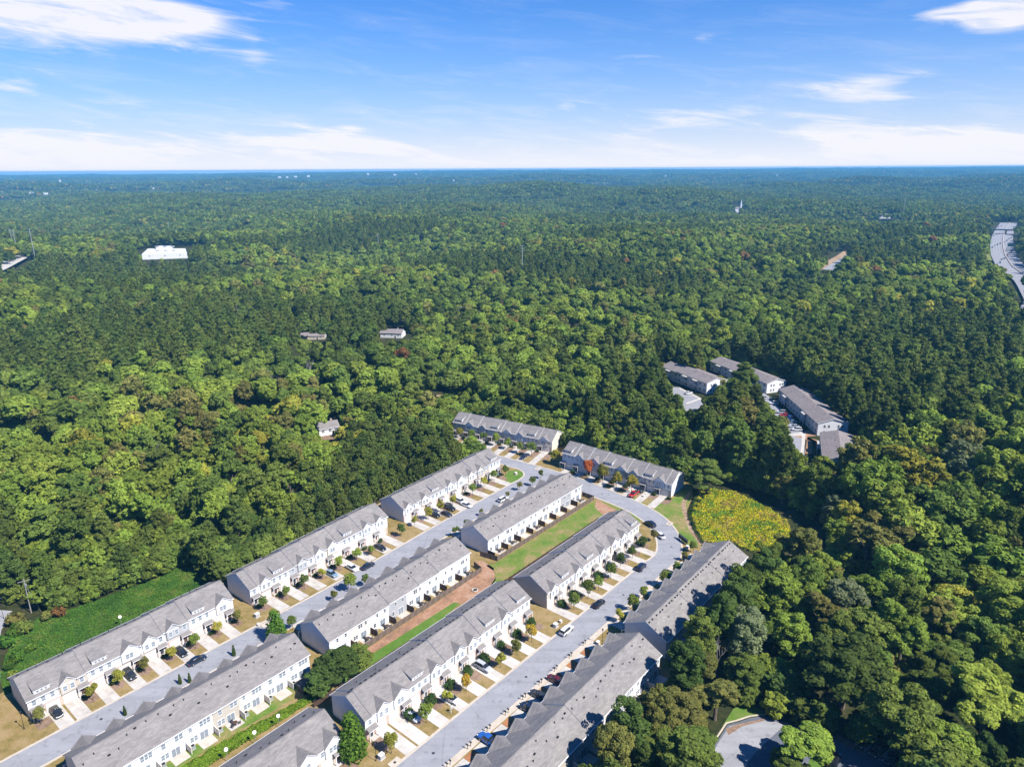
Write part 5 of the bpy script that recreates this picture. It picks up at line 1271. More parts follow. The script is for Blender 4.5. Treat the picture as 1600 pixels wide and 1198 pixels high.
def crown(kind, var, lod):
    key = (kind, var, lod)
    if key not in CROWN:
        c, q = coarse_clumps(kind, var * 17 + 5) if lod in ('mid', 'low') else crown_clumps(kind, var * 17 + 5)
        nd = {'hi': 10500, 'near': 3600, 'mid': 1000, 'low': 420, 'far': 110}[lod]; sz = {'hi': .50, 'near': .80, 'mid': 1.2, 'low': 1.85, 'far': 3.4}[lod]
        if kind == 'street': nd, sz = {'hi': 1500, 'near': 800}.get(lod, 800), {'hi': .23, 'near': .30}.get(lod, .3)
        if kind == 'cone': nd, sz = 3000, .30
        if kind == 'shrub': nd, sz = 260, .22
        if kind == 'pine_b': nd, sz = {'hi': 5200, 'near': 2400, 'mid': 480, 'low': 240, 'far': 90}[lod], {'hi': .40, 'near': .60, 'mid': 1.25, 'low': 1.7, 'far': 2.6}[lod]
        pine = kind.startswith('pine')
        CROWN[key] = tri_mesh('crown', leaf_cloud(c, q, nd, sz, var * 31 + 3, up=0.45 if pine else 0.35, jit=0.36 if lod in ('mid', 'low') else 0.65 if pine else 0.5, needle=1.35 if pine else 1.0, under=-0.75 if kind in ('cone', 'oval', 'bushy') else -0.5), LEAF['mid green'])
    return CROWN[key]
TRUNK = {}
def trunk(kind):
    if kind not in TRUNK:
        mb = MB(); rr = random.Random(4)
        if kind in ('round', 'oval', 'broken', 'bushy'):
            if kind == 'bushy': mb.cyl((0, 0, -.3), (0, 0, 6), .2, .05, 7); TRUNK[kind] = mb.mesh('trunk', [M['bark']]); return TRUNK[kind]
            mb.cyl((0, 0, -0.5), (0.1, 0, 5.5), .42, .30, 8); mb.cyl((0.1, 0, 5.5), (0, .1, 13), .30, .10, 7)
            for k in range(6):
                a = k * 1.05; mb.cyl((0.08, 0, 5 + k * .9), (3.2 * math.cos(a), 3.2 * math.sin(a), 9.5 + k * .9), .16, .05, 5)
        elif kind in ('pine', 'pine_b'):
            h = 20 if kind == 'pine' else 11; mb.cyl((0, 0, -0.5), (0, 0, h * .55), .30, .2, 8); mb.cyl((0, 0, h * .55), (0, 0, h), .2, .05, 6)
            for k in range(8):
                a = k * 2.2; z = h * (.45 + .06 * k); mb.cyl((0, 0, z), (2.4 * math.cos(a), 2.4 * math.sin(a), z + .7), .07, .03, 4)
        elif kind == 'street':
            mb.cyl((0, 0, 0), (0, 0, 1.5), .065, .05, 6); mb.cyl((0, 0, 1.5), (0, 0, 3.4), .05, .02, 5)
            for k in range(5): a = k * 1.3; mb.cyl((0, 0, 1.3 + k * .2), (.8 * math.cos(a), .8 * math.sin(a), 2.2 + k * .3), .03, .012, 4)
        else: mb.cyl((0, 0, 0), (0, 0, 2.5 if kind == 'cone' else .4), .14 if kind == 'cone' else .05, .08 if kind == 'cone' else .03, 6)
        TRUNK[kind] = mb.mesh('trunk', [M['bark']])
    return TRUNK[kind]
def bare_mesh():
    def mk():
        mb = MB(); rr = random.Random(11)
        def grow(p, d, L, r, n):
            q = p + d * L; mb.cyl(p, q, r, r * .62, 5, 0, False)
            if n == 0: return
            for _ in range(3 if n > 1 else 4):
                e = (d + Vector((rr.uniform(-1, 1), rr.uniform(-1, 1), rr.uniform(-.15, .8))) * .75).normalized(); grow(p + d * L * rr.uniform(.6, 1), e, L * rr.uniform(.5, .72), r * .5, n - 1)
        grow(Vector((0, 0, 0)), Vector((0, 0, 1)), 6.5, .26, 4)
        return mb.mesh('branch', [M['bark_pale']])
    return cached('bare', mk)
def plant_tree(name, cat, label, group, kind, var, lod, col, x, y, z, rz, sx, sz):
    r = empty(name, (x, y, z), rz); r.scale = (sx, sx, sz); tag(r, label, cat, group)
    c = link('crown', crown(kind, var, lod), r); c.material_slots[0].link = 'OBJECT'; c.material_slots[0].material = LEAF[col]
    link('trunk', trunk(kind), r)
    if kind in SHAPES or kind == 'pine': r.rotation_euler = (math.sin(x * 3.1) * .07, math.cos(y * 2.7) * .07, rz)
    return r

SHAPES = ['round', 'oval', 'broken']
# little trees in the front yards (photo position of the trunk's foot, crown colour, height)
SPOT = [('A1', [(64.7, 1131, 'olive', 4.6), (146, 1093.6, 'yellow-green', 4.8), (186.5, 1070.8, 'yellow-green', 4.4), (228.2, 1050.5, 'olive', 4.6), (268.8, 1030.2, 'yellow-green', 4.4), (305.6, 1012.5, 'bright green', 4.6), (341.2, 991, 'yellow-green', 4.2), (372.9, 975.7, 'olive', 4.4)]),
        ('A2', [(413.3, 951.8, 'mid green', 4.6), (447.6, 935.3, 'bright green', 4.5), (476, 920, 'mid green', 5.0), (504.7, 904.9, 'yellow-green', 4.0), (531.3, 890.6, 'bright green', 4.8), (557.7, 876, 'bright green', 4.8), (581.6, 867, 'bright green', 4.0), (628, 838, 'dark green', 5.0)]),
        ('A3', [(648, 822, 'yellow-green', 4.2), (669.2, 812, 'yellow-green', 5.0), (689, 800.3, 'yellow-green', 5.0), (707.7, 789.7, 'yellow-green', 4.8), (738.2, 774.2, 'bright green', 5.2), (756.5, 761.5, 'yellow-green', 4.8), (772, 751.5, 'bright green', 4.6), (790, 743, 'mid green', 5.0)]),
        ('C1', [(611.7, 1176.5, 'yellow-green', 5.6), (666.2, 1128.6, 'bright green', 5.2), (700, 1101, 'yellow-green', 4.4), (728.5, 1079, 'golden', 4.6), (781.8, 1043, 'yellow-green', 4.6), (807.8, 1023.2, 'olive', 5.4), (830.7, 1003, 'golden', 5.6)]),
        ('C2', [(896.4, 951.7, 'mid green', 5.4), (918.7, 935.2, 'mid green', 6.2), (935.2, 921.8, 'bright green', 4.8), (954.2, 903.5, 'mid green', 5.4), (969, 886, 'dark green', 5.2), (988, 872, 'dark green', 4.6), (1005, 857, 'dark green', 4.4), (1021, 845, 'olive', 4.6)]),
        ('E1', [(719, 684.4, 'yellow-green', 5.6), (736.8, 688.6, 'bright green', 5.6), (755.8, 692.4, 'mid green', 5.8), (774.9, 696, 'bright green', 6.2), (792.6, 702, 'bright green', 5.6), (812.3, 708, 'mid green', 6.2), (830.7, 713, 'mid green', 7.0), (867.5, 725, 'maple', 6.6)]),
        ('E2', [(917.5, 746.5, 'crimson', 7.6), (942.0, 754.5, 'maple', 8.4), (962.5, 763.0, 'maple', 7.4), (986.5, 770.0, 'maple', 7.6)]),
        ('B1', [(430, 1000, 'cedar', 0), (458, 984, 'mid green', 4.4)]),
        ('B2', [(522, 938, 'olive', 3.6), (549, 924, 'bright green', 6.6), (572, 916, 'mid green', 4.2)]),
        ('B3', [(712, 838, 'mid green', 4.2), (729, 830, 'mid green', 4.4), (752, 806, 'olive', 3.0), (793, 778, 'olive', 3.2), (812, 766, 'olive', 3.8), (832, 759, 'mid green', 4.2), (845, 748, 'dark green', 3.8)]),
        ('D2', [(1040, 917, 'bright green', 6.0), (1056, 897, 'mid green', 4.6), (988, 955, 'bright green', 5.4), (968, 972, 'yellow-green', 4.4), (1006, 936, 'bright green', 4.2), (1069, 876, 'olive', 3.6), (1083, 863, 'mid green', 4.6)])]
CW = {'crimson': 'crimson', 'maple': 'turning orange-green', 'golden': 'golden', 'cedar': 'green'}
vi = 0
for key, lst in SPOT:
    for i, (px, py, col, h) in enumerate(lst):
        x, y = at(px, py); vi += 1
        if h == 0: continue
        k = h / 4.25
        plant_tree('ornamental_tree', 'tree', '%s ornamental tree, %s from the lower end of the %s' % (CW.get(col, col), ORD[i], RNAME[key]), 'small trees in the front yards', 'street', vi % 5, 'hi', col, x, y, 0.015, vi * 1.7, k * random.uniform(.92, 1.08), k)
# conical evergreens
for px, py, h, lab in ((433, 1000, 9.0, 'plump conical evergreen at the upper end of the row above the green hedge'), (552, 1180, 10.6, 'tall conical evergreen between the cropped row and the nine-unit row'),
                       (282, 1068, 3.0, 'small dark conifer peeping over the hedge row roofs, first of four'), (297, 1066, 3.0, 'small dark conifer peeping over the hedge row roofs, second of four'), (366, 1024, 3.4, 'small dark conifer peeping over the hedge row roofs, third of four'), (196, 1117, 2.8, 'small dark conifer peeping over the hedge row roofs, fourth of four')):
    x, y = at(px, py); plant_tree('conical_evergreen', 'evergreen', lab, 'conical evergreens', 'cone', 1, 'hi', 'cedar' if h > 5 else 'dark green', x, y, 0.01, px, (h / 8.0) * (1.42 if h > 5 else .7), h / 8.0 * (1.08 if h > 5 else 1))
# shrubs by the doors
def shrub(x, y, s, lab, col='shrub'):
    r = plant_tree('shrub', 'shrub', lab, 'rounded shrubs by the front doors', 'shrub', random.randrange(4), 'hi', col, x, y, 0.01, random.uniform(0, 6), s, s)
for key, kk in (('A1', range(8)), ('A2', range(8)), ('A3', range(8)), ('C1', range(1, 9)), ('C2', range(8)), ('E1', range(8)), ('E2', range(8))):
    root, p0, rz, w, n, depth = ROWS[key]
    for k in kk:
        big = key[0] == 'C'
        for q in range(3 if big else 2):
            fx = {'A1': .68, 'A2': .12, 'A3': .42, 'C1': .62, 'C2': .55, 'E1': .95, 'E2': .95}[key]
            x, y = row_pt(key, (k + fx + (q % 2) * .13) * w, -1.7 - (q // 2) * 1.2 - random.uniform(0, .8))
            shrub(x, y, random.uniform(1.3, 1.75) if big else random.uniform(.8, 1.15), '%s dark shrub by front door %s of the %s' % (ORD[q], ('one', 'two', 'three', 'four', 'five', 'six', 'seven', 'eight', 'nine')[k], RNAME[key]))
for i, (px, py, s, col) in enumerate(((28, 975, 3.6, 'olive'), (22, 992, 3.0, 'kudzu'), (38, 990, 3.4, 'mid green'), (12, 1010, 3.2, 'kudzu'), (16, 1044, 2.4, 'kudzu'), (30, 1030, 2.8, 'kudzu'), (52, 1015, 2.2, 'kudzu'), (20, 1060, 2.0, 'bright green'), (72, 968, 2.4, 'olive'), (95, 962, 2.8, 'rusty'))):
    x, y = at(px, py); shrub(x, y, s, '%s wild bush at the kudzu edge by the entrance street, %s upward' % (col, ORD[i]), col)
for i, (px, py) in enumerate(((1104, 774), (1098, 779), (1092, 786), (1088, 793), (1083, 801), (1080, 812), (1082, 820))):
    x, y = at(px, py); shrub(x, y, random.uniform(1.2, 1.7), 'dark bush on the rim between lawn and goldenrod, %s from the top' % ORD[i])

# ------------------------------------------------------------------ ground-hugging foliage (nobody could count it)
def cover(name, poly, n, size, hfun, col, seed, kind='stuff', coln=None):
    g = np.random.default_rng(seed); poly = np.array(poly); lo, hi = poly.min(0), poly.max(0); pts = []
    while len(pts) < n:
        for x, y in g.uniform(lo, hi, size=(n, 2)):
            if inside(poly, x, y): pts.append((x, y))
            if len(pts) >= n: break
    p = np.array(pts); h = hfun(p[:, 0], p[:, 1]); pos = np.stack([p[:, 0], p[:, 1], h * (0.55 + 0.45 * g.random(len(p)))], 1)
    e = 0.3; gx = (hfun(p[:, 0] + e, p[:, 1]) - h) / e; gy = (hfun(p[:, 0], p[:, 1] + e) - h) / e
    nrm = np.stack([-gx, -gy, np.ones(len(p))], 1) + .5 * g.normal(size=(len(p), 3)); nrm /= np.linalg.norm(nrm, axis=1, keepdims=True)
    t = np.cross(nrm, g.normal(size=(len(p), 3))); t /= np.linalg.norm(t, axis=1, keepdims=True); b = np.cross(nrm, t); s = size * g.uniform(.6, 1.4, len(p))[:, None]
    v = np.stack([pos + t * s * .6, pos - t * s * .36 + b * s * .5, pos - t * s * .36 - b * s * .5], 1).reshape(-1, 3)
    o = link(name, tri_mesh(name, v, LEAF[col] if isinstance(col, str) else col)); o['kind'] = kind; return o
def lumps(a, s, b=0.35): return lambda x, y: b + a * (0.5 + 0.5 * np.sin(x * s + 1.1 * np.sin(y * s * .7)) * np.cos(y * s * 1.13 + .8 * np.sin(x * s * .9)))
KUDZU = [P(30.2, -186.6), P(31.5, -195), P(36, -205), P(41, -212), P(47, -215.5), P(55, -212.5), P(66, -211), P(77, -209.6), P(87, -210.6), P(89.5, -200), P(86.5, -190.5), P(70, -186.6)]
M['vine_floor'] = ground_mat('vine_floor', [(0.36, (0.035, 0.075, 0.014)), (0.5, (0.06, 0.11, 0.02)), (0.64, (0.13, 0.12, 0.05))], 0.3, 2.0)
sheet('lawn', KUDZU, 0.012, M['vine_floor'])
def vine_mat():
    mt = bpy.data.materials.new('vine_field'); mt.use_nodes = True; g = NT(mt.node_tree); g.n.clear(); out = g.add('ShaderNodeOutputMaterial')
    geo = g.add('ShaderNodeNewGeometry'); a = g.noise(geo.outputs['Position'], .12, 5.0, .62); b = geo.outputs['Random Per Island']
    v = g.math('ADD', g.math('MULTIPLY', a, .82), g.math('MULTIPLY', b, .18))
    c = g.ramp(v, [(.30, (.030, .075, .014)), (.46, (.045, .115, .016)), (.56, (.070, .150, .018)), (.64, (.14, .18, .03)), (.74, (.20, .15, .06))])
    d = g.add('ShaderNodeBsdfDiffuse'); g.link(c, d.inputs[0]); g.link(d.outputs[0], out.inputs[0]); return mt
cover('ground_vines', KUDZU, 34000, .30, lumps(.35, .5, .06), vine_mat(), 3)
cover('ground_vines', [P(84, -214), P(89, -200), P(100, -197), P(116, -194), P(116, -202), P(100, -206), P(92, -216)], 6000, .5, lumps(1.4, .6, .3), 'kudzu', 13)
cover('hedge_bank', [P(46, -131.4), P(60, -130.6), P(77.5, -128.4), P(77.5, -126.2), P(60, -126.9), P(46, -127.4), P(36, -128), P(36, -131.8)], 15000, .36, lumps(.8, 1.3, .25), 'hedge', 5)
def gold_mat():
    mt = bpy.data.materials.new('goldenrod'); mt.use_nodes = True; g = NT(mt.node_tree); g.n.clear(); out = g.add('ShaderNodeOutputMaterial')
    geo = g.add('ShaderNodeNewGeometry'); a = g.noise(geo.outputs['Position'], .11, 5.0, .64); b = geo.outputs['Random Per Island']
    v = g.math('ADD', g.math('MULTIPLY', g.math('ADD', g.math('MULTIPLY', g.math('SUBTRACT', a, .5), 1.3), .5), .76), g.math('MULTIPLY', b, .24))
    c = g.ramp(v, [(.36, (.08, .18, .024)), (.44, (.13, .22, .028)), (.485, (.48, .41, .012)), (.555, (.62, .47, .010)), (.585, (.16, .23, .03)), (.64, (.22, .19, .05)), (.70, (.32, .19, .09))])
    d = g.add('ShaderNodeBsdfDiffuse'); g.link(c, d.inputs[0]); g.link(d.outputs[0], out.inputs[0]); return mt
GOLD = [(69.6, 243.4), (74, 252.0), (80, 254.6), (88, 250), (94.5, 240), (98.5, 228), (97, 216), (88, 208), (80, 206.4), (74, 212), (65.2, 212.6), (64.6, 223), (65.6, 234)]
sheet('wildflower_ground', GOLD, 0.01, M['lawn_green'])
cover('goldenrod', GOLD, 26000, .40, lumps(.9, .75, .45), gold_mat(), 9)
cover('brush', [(69.4, 244.6), (70.4, 252.6), (74, 252.6), (69.8, 243.0), (65.4, 233), (64.6, 223), (65, 212.4), (64.0, 212.4), (63.6, 223), (64.4, 234)], 1800, .34, lumps(.7, 1.4, .3), 'dark green', 19)

# ------------------------------------------------------------------ the wood: nearest trees one by one, the rest as one forest
ROWPOLY = []
for key in ROWS:
    root, p0, rz, w, n, depth = ROWS[key]; ROWPOLY.append([row_pt(key, -2, -3), row_pt(key, n * w + 2, -3), row_pt(key, n * w + 2, depth + 3), row_pt(key, -2, depth + 3)])
def vin(poly, x, y):
    c = np.zeros(len(x), bool); j = len(poly) - 1
    for i in range(len(poly)):
        xi, yi = poly[i]; xj, yj = poly[j]
        with np.errstate(divide='ignore', invalid='ignore'):
            c ^= ((yi > y) != (yj > y)) & (x < (xj - xi) * (y - yi) / (yj - yi) + xi)
        j = i
    return c
KEEP_OUT = [ESTATE, KUDZU, GOLD, [P(0, -183), P(0, -200), P(17, -206), P(25, -236), P(40, -238), P(46, -226), P(40, -212), P(30, -192), P(30, -183)],
            [(62, 264), (84, 264), (104, 240), (111, 214), (96, 196), (84, 199), (62, 204)],
            [(128, 384), (128, 352), (130, 318), (117, 290), (117, 268), (152, 262), (160, 300), (163, 370), (162, 386), (140, 432), (122, 434), (112, 402), (90, 426), (78, 420), (88, 392), (84, 358), (92, 338), (106, 350), (112, 372), (124, 400)],
            [at(1075, 1260), at(1114, 1152), at(1132, 1128), at(1150, 1098), at(1174, 1098), at(1196, 1119), at(1235, 1133), at(1262, 1144), at(1300, 1148), at(1345, 1166), at(1420, 1196), at(1420, 1290)],
            [(-590, 1000), (-460, 1000), (-440, 1200), (-600, 1200)],
            [at(494, 692), at(496, 664), at(530, 656), at(545, 660), at(530, 686)], [at(645, 636), at(650, 612), at(708, 612), at(708, 632)], [at(474, 624), at(474, 598), at(500, 598), at(500, 624)]]
for hx, hy, hr, hs in ((511, 668, 6, 7), (614, 520, 12, 22), (490, 523, 11, 12)):
    x0, y0 = hit(hx, hy, 3.0); ex, ey = math.cos(SUN_AZ), math.sin(SUN_AZ)
    KEEP_OUT.append([(x0 - ey * hr * q + ex * r_, y0 + ex * hr * q + ey * r_) for q, r_ in ((1, -hr), (-1, -hr), (-1, hr + hs), (1, hr + hs))])
# what the photograph shows unobstructed: (outline in the photo, reach in metres)
OPEN = [([(905, 1198), (935, 1134), (1012, 1050), (1046, 1000), (1090, 945), (1120, 905), (1164, 862), (1130, 846), (1000, 900), (700, 1198)], 215),
        ([(1070, 812), (1082, 786), (1112, 763), (1148, 764), (1198, 784), (1236, 824), (1218, 848), (1172, 868), (1100, 852)], 270),
        ([(222, 401), (222, 391), (243, 384), (270, 383), (293, 388), (292, 400)], 1180), ([(497, 684), (497, 664), (515, 654), (529, 664), (527, 682)], hit(511, 668, 3)[1] * 1.10), ([(590, 522), (594, 511), (634, 507), (636, 520), (620, 526)], 640), ([(474, 522), (478, 514), (510, 516), (508, 524)], 640),
        ([(1289, 417), (1292, 410), (1308, 399), (1320, 396), (1319, 401), (1300, 415)], 1000), ([(1038, 564), (1060, 560), (1128, 592), (1126, 602), (1106, 616), (1098, 610), (1064, 598), (1040, 584)], 400), ([(1110, 566), (1128, 558), (1152, 568), (1144, 588), (1112, 574)], 440),
        ([(1180, 585), (1232, 598), (1228, 606), (1190, 616), (1186, 602)], 400), ([(1214, 606), (1240, 602), (1322, 656), (1322, 676), (1284, 676), (1308, 684), (1276, 712), (1252, 712), (1262, 690), (1225, 650), (1198, 622), (1204, 616)], 330),
        ([(1066, 616), (1096, 622), (1092, 634), (1070, 634)], 390), ([(1146, 326), (1146, 315), (1161, 315), (1161, 326)], 3600), ([(1368, 342), (1374, 334), (1392, 337), (1390, 343)], 2600), ([(0, 422), (0, 412), (36, 393), (54, 392), (52, 402)], 1200),
        ([(1540, 398), (1552, 384), (1560, 372), (1592, 361), (1590, 374), (1576, 392), (1572, 410), (1556, 410)], 1900), ([(1570, 412), (1584, 412), (1600, 448), (1600, 484), (1580, 444)], 1900), ([(1288, 1146), (1340, 1160), (1392, 1186), (1396, 1205), (1288, 1205)], 150), ([(1122, 1150), (1140, 1127), (1196, 1117), (1206, 1130), (1160, 1200), (1098, 1205)], 150), ([(1134, 1128), (1160, 1096), (1197, 1115)], 160), ([(1262, 655), (1196, 622), (1192, 614), (1206, 612)], 330),
        ([(20, 362), (22, 350), (38, 352), (40, 362)], 1300), ([(366, 346), (368, 334), (388, 335), (388, 346)], 1700), ([(140, 498), (140, 482), (156, 484), (156, 498)], 520), ([(660, 632), (652, 618), (700, 614), (706, 626)], 340), ([(550, 662), (548, 654), (572, 650), (574, 656)], 300),
        ([(0, 1060), (0, 905), (46, 905), (60, 950), (130, 946), (240, 902), (296, 880), (360, 905), (360, 960)], 235), ([(718, 690), (706, 684), (706, 648), (722, 646), (730, 690)], 320)]
def open_px(x, y, z, rad):
    """True where a crown would hide something the photograph shows"""
    V = np.stack([x, y, z], 1) - np.array([0, 0, H]); d = np.hypot(x, y); bad = np.zeros(len(x), bool)
    w = np.maximum(V @ FW, 1.0); px = CX + F * (V @ RT) / w; py = CY - F * (V @ UP) / w; rp = rad * F / w
    for poly, reach in OPEN:
        near = d < reach
        for ox, oy in ((0, 0), (.7, 0), (-.7, 0), (0, -.85), (.5, -.6), (-.5, -.6), (0, .6)):
            bad |= near & vin(poly, px + ox * rp, py + oy * rp)
    return bad
def field(x, y, s, a): return 0.5 + 0.25 * (np.sin(x * s + 1.7 * np.sin(y * s * .63 + a)) + np.sin(y * s * 1.21 + a + 1.3 * np.sin(x * s * .81)))
def scatter(r0, r1, sp, g, az=R(43)):
    n = int((2 * r1 * math.sin(az)) / sp) + 2; m_ = int((r1 * 1.0) / sp) + 2
    gx, gy = np.meshgrid((np.arange(n) - n / 2) * sp, np.arange(m_) * sp); gx = gx + (np.arange(m_)[:, None] % 2) * sp * .5
    x = gx.ravel() + g.uniform(-.42, .42, gx.size) * sp; y = gy.ravel() + g.uniform(-.42, .42, gx.size) * sp
    d = np.hypot(x, y); a = np.abs(np.arctan2(x, np.maximum(y, .01))); k = (d >= r0) & (d < r1) & ((a < az) | ((d < 330) & (y > 70) & (a < R(64))))
    return x[k], y[k]
COLS = ['dark green', 'mid green', 'bright green', 'olive', 'yellow-green', 'grey-green', 'rusty']
SHAPES = ['round', 'oval', 'broken']
g_ = np.random.default_rng(21)
YOUNG = [(556, 668), (600, 655), (660, 668), (706, 686), (728, 712), (700, 730), (600, 772), (520, 815), (455, 850), (455, 800), (520, 730)]   # outline of the young pines in the photo
YOUNGW = [at(px, py, 6) for px, py in YOUNG]
bands = []
for r0, r1, sp in ((60, 520, 8.3), (520, 1500, 9.6)):
    x, y = scatter(r0, r1, sp, g_); bands.append((x, y))
x = np.concatenate([b[0] for b in bands]); y = np.concatenate([b[1] for b in bands])
xd, yd = scatter(60, 420, 4.6, g_); k = vin(YOUNGW, xd, yd); inY = vin(YOUNGW, x, y)
x = np.concatenate([x[~inY], xd[k]]); y = np.concatenate([y[~inY], yd[k]]); young = np.concatenate([np.zeros((~inY).sum(), bool), np.ones(k.sum(), bool)])
d = np.hypot(x, y); ok = np.ones(len(x), bool)
for poly in KEEP_OUT + ROWPOLY: ok &= ~vin(poly, x, y)
across = (x - hwx(y)) * .85
ok &= ~((across > -4) & (across < 31) & (y > 840)); ok &= ~((across > 3) & (across < 25) & (y > 640)); ok &= ~((across > -10) & (across < 0) & (y > 940) & (y < 1240))
for p, q in zip(RAMP, RAMP[1:]):
    a, b = np.array(p), np.array(q); L = np.linalg.norm(b - a); e = (b - a) / L; f = np.array([e[1], -e[0]]); rr = np.stack([x, y], 1) - a; ok &= ~((rr @ e > -5) & (rr @ e < L + 5) & (rr @ f > -16) & (rr @ f < 19))
x, y, young = x[ok], y[ok], young[ok]
xu, yu = scatter(60, 470, 5.0, g_); ou = np.ones(len(xu), bool)
for poly in KEEP_OUT + ROWPOLY: ou &= ~vin(poly, xu, yu)
ou &= ~vin(YOUNGW, xu, yu)
ring = []                                                   # a skirt of bushes along the open edges of the wood
for poly in (KUDZU, ESTATE):
    pp = np.array(poly, float); ctr = pp.mean(0)
    for p, q in zip(pp, np.roll(pp, -1, 0)):
        e = q - p; L = np.linalg.norm(e); nn = np.array([e[1], -e[0]]) / L
        if nn @ ((p + q) / 2 - ctr) < 0: nn = -nn
        for k in range(int(L / 2.6)):
            for off in (2.4, 5.4): ring.append(p + e * (k + g_.random()) * 2.6 / L + nn * (off + g_.uniform(-.8, .8)))
ring = np.array(ring); okr = ~vin(YOUNGW, ring[:, 0], ring[:, 1]) & (np.hypot(ring[:, 0], ring[:, 1]) > 95)
for poly in KEEP_OUT + ROWPOLY: okr &= ~vin(poly, ring[:, 0], ring[:, 1])
ring = ring[okr]; xu = np.concatenate([xu, ring[:, 0]]); yu = np.concatenate([yu, ring[:, 1]]); ou = np.concatenate([ou, np.ones(len(ring), bool)])
xu, yu = xu[ou], yu[ou]; low = np.concatenate([np.zeros(len(x), bool), np.ones(len(xu), bool)])
x = np.concatenate([x, xu]); y = np.concatenate([y, yu]); young = np.concatenate([young, np.zeros(len(xu), bool)]); d = np.hypot(x, y); n = len(x)
az = np.arctan2(x, np.maximum(y, 1))
pinef = field(x, y, .013, .6) * .72 + .28 * g_.random(n)
pine = (~low) & (pinef > .61 - .06 * (az < -.1)) & ~young
kind = np.where(low, 5, np.where(young, 4, np.where(pine, 3, g_.integers(0, 3, n))))
hz_sc = np.where(low | young, g_.uniform(.7, 1.15, n), np.where(pine, g_.uniform(.75, 1.2, n), g_.uniform(.56, 1.36, n) ** 1.0 * (0.88 + .25 * field(x, y, .02, 2))))
wd_sc = hz_sc * np.where(pine, g_.uniform(.95, 1.35, n), g_.uniform(.92, 1.3, n))
near_d = (d < 235) & (x > 20); hz_sc = np.where(near_d, hz_sc * .80, hz_sc)
left_d = (x < -40) & (d < 360) & ~young & ~low; hz_sc = np.where(left_d, hz_sc * .84, hz_sc); wd_sc = np.where(left_d, wd_sc * .84, wd_sc)
edge = np.full(n, 1e9)
for poly in (KUDZU, ESTATE):
    pp = np.array(poly, float)
    for p, q in zip(pp, np.roll(pp, -1, 0)):
        e = q - p; L2 = e @ e; t = np.clip(((x - p[0]) * e[0] + (y - p[1]) * e[1]) / L2, 0, 1); edge = np.minimum(edge, np.hypot(x - p[0] - t * e[0], y - p[1] - t * e[1]))
tall_edge = (edge < 13) & ~low & ~young & (x < 60); hz_sc = np.where(tall_edge, hz_sc * .78, hz_sc); wd_sc = np.where(tall_edge, wd_sc * .78, wd_sc)
cu = field(x, y, .021, 1.1) * .55 + .45 * g_.random(n)
right = (az > .12) & (d < 420)
cum_l = np.array([.12, .46, .78, .89, .97, 1.0, 1.0]); cum_r = np.array([.26, .60, .80, .93, .968, 1.0, 1.0])
cv = np.clip((cu - .2) / .6, 0, .999)
colr = np.where(right, np.searchsorted(cum_r, cv * .6 + .4 * g_.random(n)), np.searchsorted(cum_l, cv * .55 + .43 * g_.random(n)))
rust = (g_.random(n) < .005) & (d > 330); colr = np.where(rust, 6, np.minimum(colr, 6))
zt = terrain(x, y)
crad = np.where(kind == 3, 3.4, np.where(kind == 4, 2.5, np.where(kind == 5, 3.0, np.where(kind == 1, 4.2, 5.0)))) * wd_sc; chgt = np.where(kind == 3, 15., np.where(kind >= 4, np.where(kind == 4, 7., 5.), 12.)) * hz_sc
bad = open_px(x, y, zt + chgt, crad) | open_px(x, y, zt + chgt * 1.35, crad * .7)
keep = ~bad
x, y, d, kind, hz_sc, wd_sc, colr, zt, crad, chgt = (q[keep] for q in (x, y, d, kind, hz_sc, wd_sc, colr, zt, crad, chgt)); n = len(x)
V = np.stack([x, y, zt + chgt], 1) - np.array([0, 0, H]); w_ = V @ FW; px = CX + F * (V @ RT) / np.maximum(w_, 1); py = CY - F * (V @ UP) / np.maximum(w_, 1)
frame = (w_ > 1) & (px > -15) & (px < 1615) & (py < 1215)

LAND = {'the goldenrod patch': (1150, 815), 'the bottom right car park': (1260, 1150), 'the dead grey tree': (1122, 1010), 'the longest apartment block': (1270, 660), 'the low apartment block': (1285, 700), 'the stepped apartment block': (1060, 575), 'the bright apartment block': (1190, 600),
        'the white wall by the goldenrod': (1072, 745), 'the cream gable end wall': (880, 675), 'the left end of the topmost row': (708, 655), 'the small white clearing house': (511, 668), 'the white-walled low house': (614, 518), 'the brown-roofed low house': (490, 520),
        'the utility pole': (45, 930), 'the kudzu field': (170, 950), 'the tall bare pole': (160, 850), 'the vine shed': (240, 850), 'the left middle row gable': (370, 900), 'the upper left row gable': (600, 785), 'the reddish-roofed house': (80, 682), 'the paler row by the goldenrod': (1120, 900),
        'the red-mulch row': (1010, 1075), 'the bottom right corner': (1600, 1198), 'the lower right edge': (1600, 950), 'the right edge at mid height': (1600, 720), 'the left edge at mid height': (0, 760), 'the upper left edge': (0, 560), 'the dim shaded house': (672, 626), 'the far car park': (1080, 620), 'the tiny pale house': (147, 493),
        'the motorway': (1575, 470), 'the wood middle': (250, 620), 'the upper middle wood': (330, 520), 'the wood above the longest block': (1350, 560), 'the slope beyond the goldenrod': (1400, 800), 'the deep shade by the oak': (1430, 1050)}
LN = list(LAND); LP = np.array([LAND[k] for k in LN], float); CNT = {}
def tree_label(px, py, col, word):
    k = int(np.argmin(np.hypot(LP[:, 0] - px, LP[:, 1] - py))); key = (LN[k], col, word); CNT.setdefault(key, []).append(None); i = len(CNT[key]) - 1
    return ('%s %s, nearest to %s' % (col, word, LN[k])) if i == 0 else ('%s %s, %s nearest to %s' % (col, word, ORD[min(i, len(ORD) - 1)], LN[k]))
